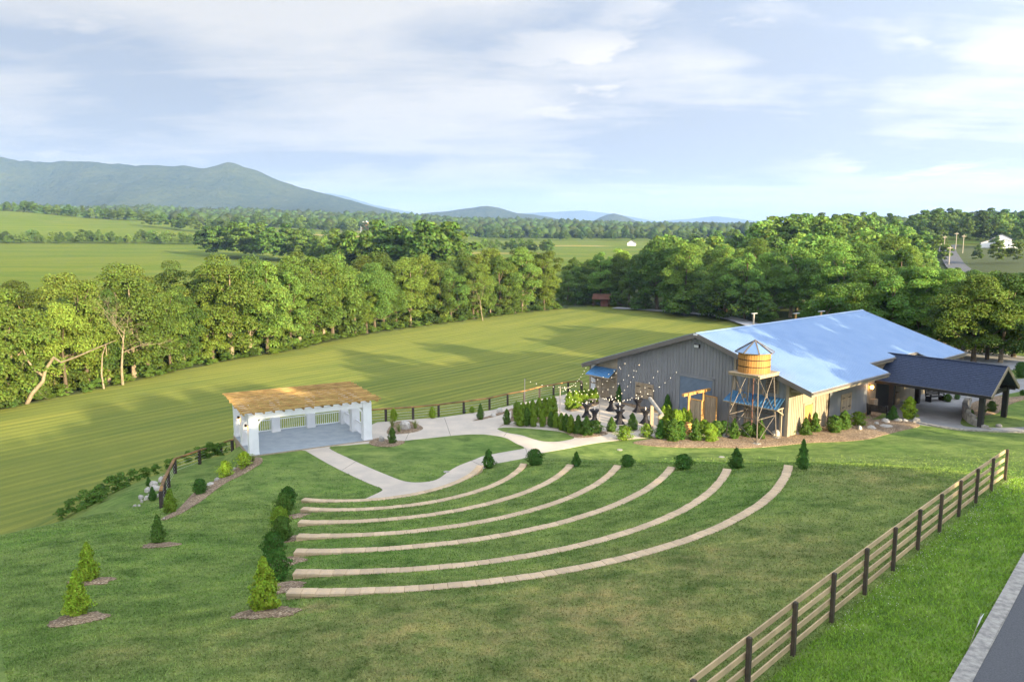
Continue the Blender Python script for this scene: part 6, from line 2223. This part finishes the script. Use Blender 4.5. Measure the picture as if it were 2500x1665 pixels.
for x, y, tp, k, c, w, lab in ((815, 1528, 1262, 'cone', GREEN, 1.0, 'bright cone shrub in front of the tower legs'), (670, 1502, 1310, 'round', GREEN, .95, 'wide round shrub in front of the tower legs'), (1105, 1450, 1258, 'cone', GREEN, 1.2, 'bushy cone shrub right of the tower boulder'), (1190, 1470, 1348, 'round', GREEN, .9, 'low round shrub right of the tower boulder'),
                               (1390, 1482, 1252, 'cone', GREEN, 1.25, 'green cone shrub before the lit plank door, left one'), (1510, 1442, 1188, 'cone', GREEN, 1.1, 'green cone shrub before the lit plank door, right one'), (1765, 1448, 1228, 'round', GREEN, .8, 'wide bright shrub before the shaded barn window'), (1885, 1412, 1160, 'column', GREEN, 1.4, 'tall bright shrub before the shaded barn window'), (2060, 1352, 1180, 'loose', OLIVE, 1.3, 'light green leafy shrub by the upright boulder')):
    shrub(*Z3(x, y), 780 + tp / 5.2275, k, c, lab, wid=w)
shrub(*Z4(845, 1348), 740 + 1180 / 4.708, 'cone', DARK, 'dark cone shrub beside the black bench', wid=1.4)
shrub(*Z4(1030, 1332), 740 + 1073 / 4.708, 'column', YELL, 'tall yellow green shrub in front of the carport post', wid=1.4)
for x, y, tp, c, w, lab in ((1800, 870, 690, GREEN, .8, 'round green shrub in the bed right of the driveway'), (1660, 900, 800, DARK, .9, 'low dark shrub in the bed right of the driveway'), (1450, 930, 830, DARK, .9, 'small grey green shrub behind the retaining wall'), (1060, 700, 570, GREEN, .9, 'green bush under the carport beside the bench'), (1220, 660, 570, DARK, .9, 'dark bush under the carport roof edge'), (2300, 290, 30, DARK, .7, 'tall dark shrub beyond the carport gable'), (2330, 590, 500, DARK, .9, 'small dark shrub at the far edge of the drive')):
    shrub(*R4(x, y), 880 + tp / 6.926, 'round', c, lab, wid=w)
for x, y, tp, k, c, w, lab in ((305, 798, 640, 'column', GREEN, 1.1, 'dark column shrub in the corner bed by the pergola post'), (320, 582, 458, 'column', YELL, 1.3, 'yellow column shrub at the rail fence behind the island'), (690, 552, 445, 'column', YELL, 1.4, 'yellow column shrub at the rail fence by the plaza'), (993, 508, 425, 'cone', DARK, .8, 'small dark cone shrub at the rail fence'), (1070, 503, 445, 'round', OLIVE, .8, 'round olive shrub at the rail fence'), (1150, 565, 415, 'cone', GREEN, .9, 'green cone shrub at the plaza edge')):
    shrub(*zz5(x, y), 880 + tp / 3.925, k, c, lab, wid=w)

# wild bushes on the bank left of the stage
random.seed(3)
for i, (px, py, h) in enumerate(sorted(((150, 1268, 1.7), (185, 1255, 2.0), (215, 1245, 2.3), (245, 1235, 2.0), (270, 1222, 2.5), (300, 1212, 2.2), (330, 1200, 2.0), (350, 1180, 1.8), (380, 1160, 1.7), (420, 1140, 1.7), (460, 1128, 2.0), (490, 1115, 2.3), (515, 1105, 2.6), (540, 1098, 2.2), (250, 1255, 1.4), (205, 1268, 1.3)))):
    q = at(px, py, -3.2 + (px - 150) / 400 * 1.4)
    place_tree(BUSH[i % 2], q[0], q[1], h * .5, i * 1.3, (.95, 1.2, 1.0), 'wild_bush', f'{nth(i + 1)} wild green bush from the left along the weedy bank below the stage', 'bush', 'weedy bushes on the bank below the stage', parts=False, wid=1.0)


def grass_tuft(seed, n=70):
    rng = np.random.default_rng(seed)
    a = rng.uniform(0, 6.28, n)
    o = rng.uniform(.1, .7, n)
    V, Fq = [], []
    for i in range(n):
        d = np.array([math.cos(a[i]), math.sin(a[i]), 0])
        s = np.array([-d[1], d[0], 0]) * .012
        L = rng.uniform(.6, 1.0)
        p0, p1, p2 = d * .05, d * o[i] * .4 + [0, 0, L * .6], d * o[i] * .8 + [0, 0, L]
        b = len(V)
        V += [p0 - s, p0 + s, p1 + s, p1 - s, p2]
        Fq += [(b, b + 1, b + 2, b + 3), (b + 3, b + 2, b + 4, b + 4)]
    me = bpy.data.meshes.new('ornamental_grass')
    me.from_pydata([tuple(v) for v in V], [], [f if f[2] != f[3] else f[:3] for f in Fq])
    me.materials.append(M['straw'])
    return me


tuft = grass_tuft(5)
for (px, py, h, lab) in ((880 + 305 / 3.925, 880 + 640 / 3.925, .9, 'pale ornamental grass tuft behind the corner shrub'), (880 + 370 / 3.925, 880 + 690 / 3.925, .8, 'pale ornamental grass tuft left of the island boulder'), (880 + 525 / 3.925, 880 + 660 / 3.925, .9, 'pale ornamental grass tuft right of the island boulder'), (618, 1128, .6, 'dry grass tuft at the pergola post foot')):
    q = on(px, py)
    tag(obj('ornamental_grass', tuft, None, loc=q, scale=h, color=(.8, 1, .8)), lab, 'grass tuft')

# ------------------------------------------------------------------ lawn blades in the foreground
rng = np.random.default_rng(77)
n = 300000
d_ = 13.5 + (52 - 13.5) * rng.random(n) ** 1.5
u_ = rng.uniform(-.70, .70, n)
bx, by = u_ * d_, d_
ok = in_poly(bx, by, UPPER) & (rng.random(n) > (by - 38) / 14)
for k, (cx, cyy, r, a0, a1, z) in WALLS.items():
    rr_ = np.hypot(bx - cx, by - cyy)
    an = np.arctan2(by - cyy, bx - cx)
    ok &= ~((np.abs(rr_ - r) < .195) & (an > a0 - .02) & (an < a1 + .02))
for P in list(BEDS.values()) + RINGP:
    ok &= ~in_poly(bx, by, P)
ok &= ~in_poly(bx, by, outer) | in_poly(bx, by, lawn_c)
kk = np.array([np.polyval(kd, y) for y in (0.0, 1.0)])
ok &= bx < kd[0] * by + kd[1] - .05
bx, by = bx[ok], by[ok]
bz = terrain(bx, by)
n = len(bx)
vg = ((bx - FA[0]) * FD[1] - (by - FA[1]) * FD[0] > .1)
hgt = rng.uniform(.025, .055, n) * np.where(vg, 1.7, 1.0) * (1 + .25 * (by / 40))
wdt = .012 * (1 + by / 22)
a = rng.uniform(0, 6.283, n)
ln = rng.normal(0, .5, (n, 2)) * hgt[:, None]
V = np.empty((n, 3, 3), np.float32)
V[:, 0] = np.c_[bx - np.cos(a) * wdt, by - np.sin(a) * wdt, bz - .005]
V[:, 1] = np.c_[bx + np.cos(a) * wdt, by + np.sin(a) * wdt, bz - .005]
V[:, 2] = np.c_[bx + ln[:, 0], by + ln[:, 1], bz + hgt]


def blade_obj(sel, name, color, m):
    v = V[sel]
    me = mesh_np(name, v.reshape(-1, 3), np.arange(3 * len(v)).reshape(-1, 3))
    o = obj(name, me, m, kind='stuff', color=color)
    return o


def blade_mat(name, vergey=False):
    m, t, b = new_mat(name)
    ge = N(t, 'ShaderNodeNewGeometry')
    P = ge.outputs['Position']
    big = NOISE(t, P, 0.16, 5, 0.6)
    mid = NOISE(t, P, 1.1, 5, 0.65)
    if vergey:
        col = MIX(t, RAMP(t, mid, [(0.3, 0), (0.7, 1)]), (0.152, 0.288, 0.031), (0.255, 0.388, 0.057))
    else:
        col = MIX(t, RAMP(t, big, [(0.35, 0), (0.65, 1)]), (0.132, 0.239, 0.045), (0.194, 0.269, 0.068))
        col = MIX(t, RAMP(t, mid, [(0.5, 0), (0.75, .5)]), col, (0.232, 0.288, 0.089))
        at_ = N(t, 'ShaderNodeAttribute', attribute_name='dry')
        col = MIX(t, MATH(t, 'MULTIPLY', at_.outputs['Fac'], RAMP(t, mid, [(0.25, 0.15), (0.75, 1)]), True), col, (0.339, 0.277, 0.128))
    if not vergey:
        patch = MATH(t, 'ADD', MATH(t, 'MULTIPLY', NOISE(t, MAPPING(t, P, scale=(1, 1.6, 1), rot=(0, 0, 0.6)), 0.45, 6, 0.68, 0.4), 0.9), MATH(t, 'MULTIPLY', mid, 0.55))
        col = MIX(t, 1.0, col, RAMP(t, patch, [(0.52, (0.50, 0.58, 0.50)), (0.72, (0.98, 0.98, 0.98)), (0.93, (1.48, 1.34, 1.28))]), 'MULTIPLY')
    k = MATH(t, 'ADD', MATH(t, 'MULTIPLY', ge.outputs['Random Per Island'], .8), .7)
    cbn = N(t, 'ShaderNodeCombineXYZ')
    for i in range(3):
        t.links.new(k, cbn.inputs[i])
    col = MIX(t, 1.0, col, cbn.outputs[0], 'MULTIPLY')
    t.links.new(col, b.inputs['Base Color'])
    b.inputs['Roughness'].default_value = .7
    b.inputs['Specular IOR Level'].default_value = .1
    tr = N(t, 'ShaderNodeBsdfTranslucent')
    t.links.new(col, tr.inputs[0])
    mx = N(t, 'ShaderNodeMixShader')
    mx.inputs[0].default_value = .3
    t.links.new(b.outputs[0], mx.inputs[1])
    t.links.new(tr.outputs[0], mx.inputs[2])
    t.links.new(mx.outputs[0], t.nodes['Material Output'].inputs[0])
    return m


M['blade'] = blade_mat('lawn_blade')
M['vblade'] = blade_mat('verge_blade', True)
lo = blade_obj(~vg, 'lawn_grass', (1, 1, 1), 'blade')
tag(lo, 'short mown lawn grass on the amphitheatre slope', 'grass')
dv = np.zeros(int((~vg).sum()))
for px, py, rr, am in ((1480, 1500, 4.5, 1.0), (1000, 1560, 4.0, .8), (1750, 1380, 4.5, .7), (1950, 1330, 4, .55), (780, 1480, .55, 1.5), (2150, 1170, 3.5, .6), (1300, 1560, 4, .8), (640, 1560, 2.2, .5), (300, 1590, 2, .4), (1490, 1595, .5, .9), (1000, 1640, 3, .7)):
    c = on(px, py)
    dv = np.maximum(dv, am * np.exp(-((bx[~vg] - c[0]) ** 2 + (by[~vg] - c[1]) ** 2) / rr ** 2))
fa = lo.data.attributes.new('dry', 'FLOAT', 'POINT')
fa.data.foreach_set('value', np.repeat(dv, 3).astype(np.float32))
vo = blade_obj(vg, 'verge_grass', (1, 1, 1), 'vblade')
tag(vo, 'lush bright green grass of the road verge', 'grass')
# white clover heads along the fence foot
cl_ = []
for i in range(420):
    s = rng.uniform(2, 24)
    o_ = abs(rng.normal(.35, .5)) + .12
    p = FA + FD * s + FDn * o_
    cl_.append((p[0], p[1], th(p[0], p[1]) + rng.uniform(.09, .15)))
cl_ = np.array(cl_)
base = np.array([(0, 0, 1), (1, 0, 0), (0, 1, 0), (-1, 0, 0), (0, -1, 0), (0, 0, -1)]) * .013
tri = np.array([(0, 1, 2), (0, 2, 3), (0, 3, 4), (0, 4, 1), (5, 2, 1), (5, 3, 2), (5, 4, 3), (5, 1, 4)])
Vc = (base[None] + cl_[:, None, :]).reshape(-1, 3)
Fc = (tri[None] + (np.arange(len(cl_)) * 6)[:, None, None]).reshape(-1, 3)
o = obj('clover_flowers', mesh_np('clover_flowers', Vc, Fc), mat('clover_white', (.72, .70, .60), (.6, .6, .45), 3, .8), kind='stuff')
tag(o, 'white clover heads along the foot of the board fence', 'flowers')

# ------------------------------------------------------------------ air
hz = MB().box(-11000, 11000, -1800, 11500, -40, 480).build('haze', None, kind='stuff')
tag(hz, 'thin blue summer haze over the valley', 'haze')
hm = bpy.data.materials.new('haze')
hm.use_nodes = True
ht_ = hm.node_tree
ht_.nodes.clear()
pv = N(ht_, 'ShaderNodeVolumePrincipled')
pv.inputs['Color'].default_value = (0.38, 0.58, 1.0, 1)
pv.inputs['Density'].default_value = 0.8e-4
pv.inputs['Anisotropy'].default_value = 0.0
om = N(ht_, 'ShaderNodeOutputMaterial')
ht_.links.new(pv.outputs[0], om.inputs['Volume'])
hz.data.materials.append(hm)
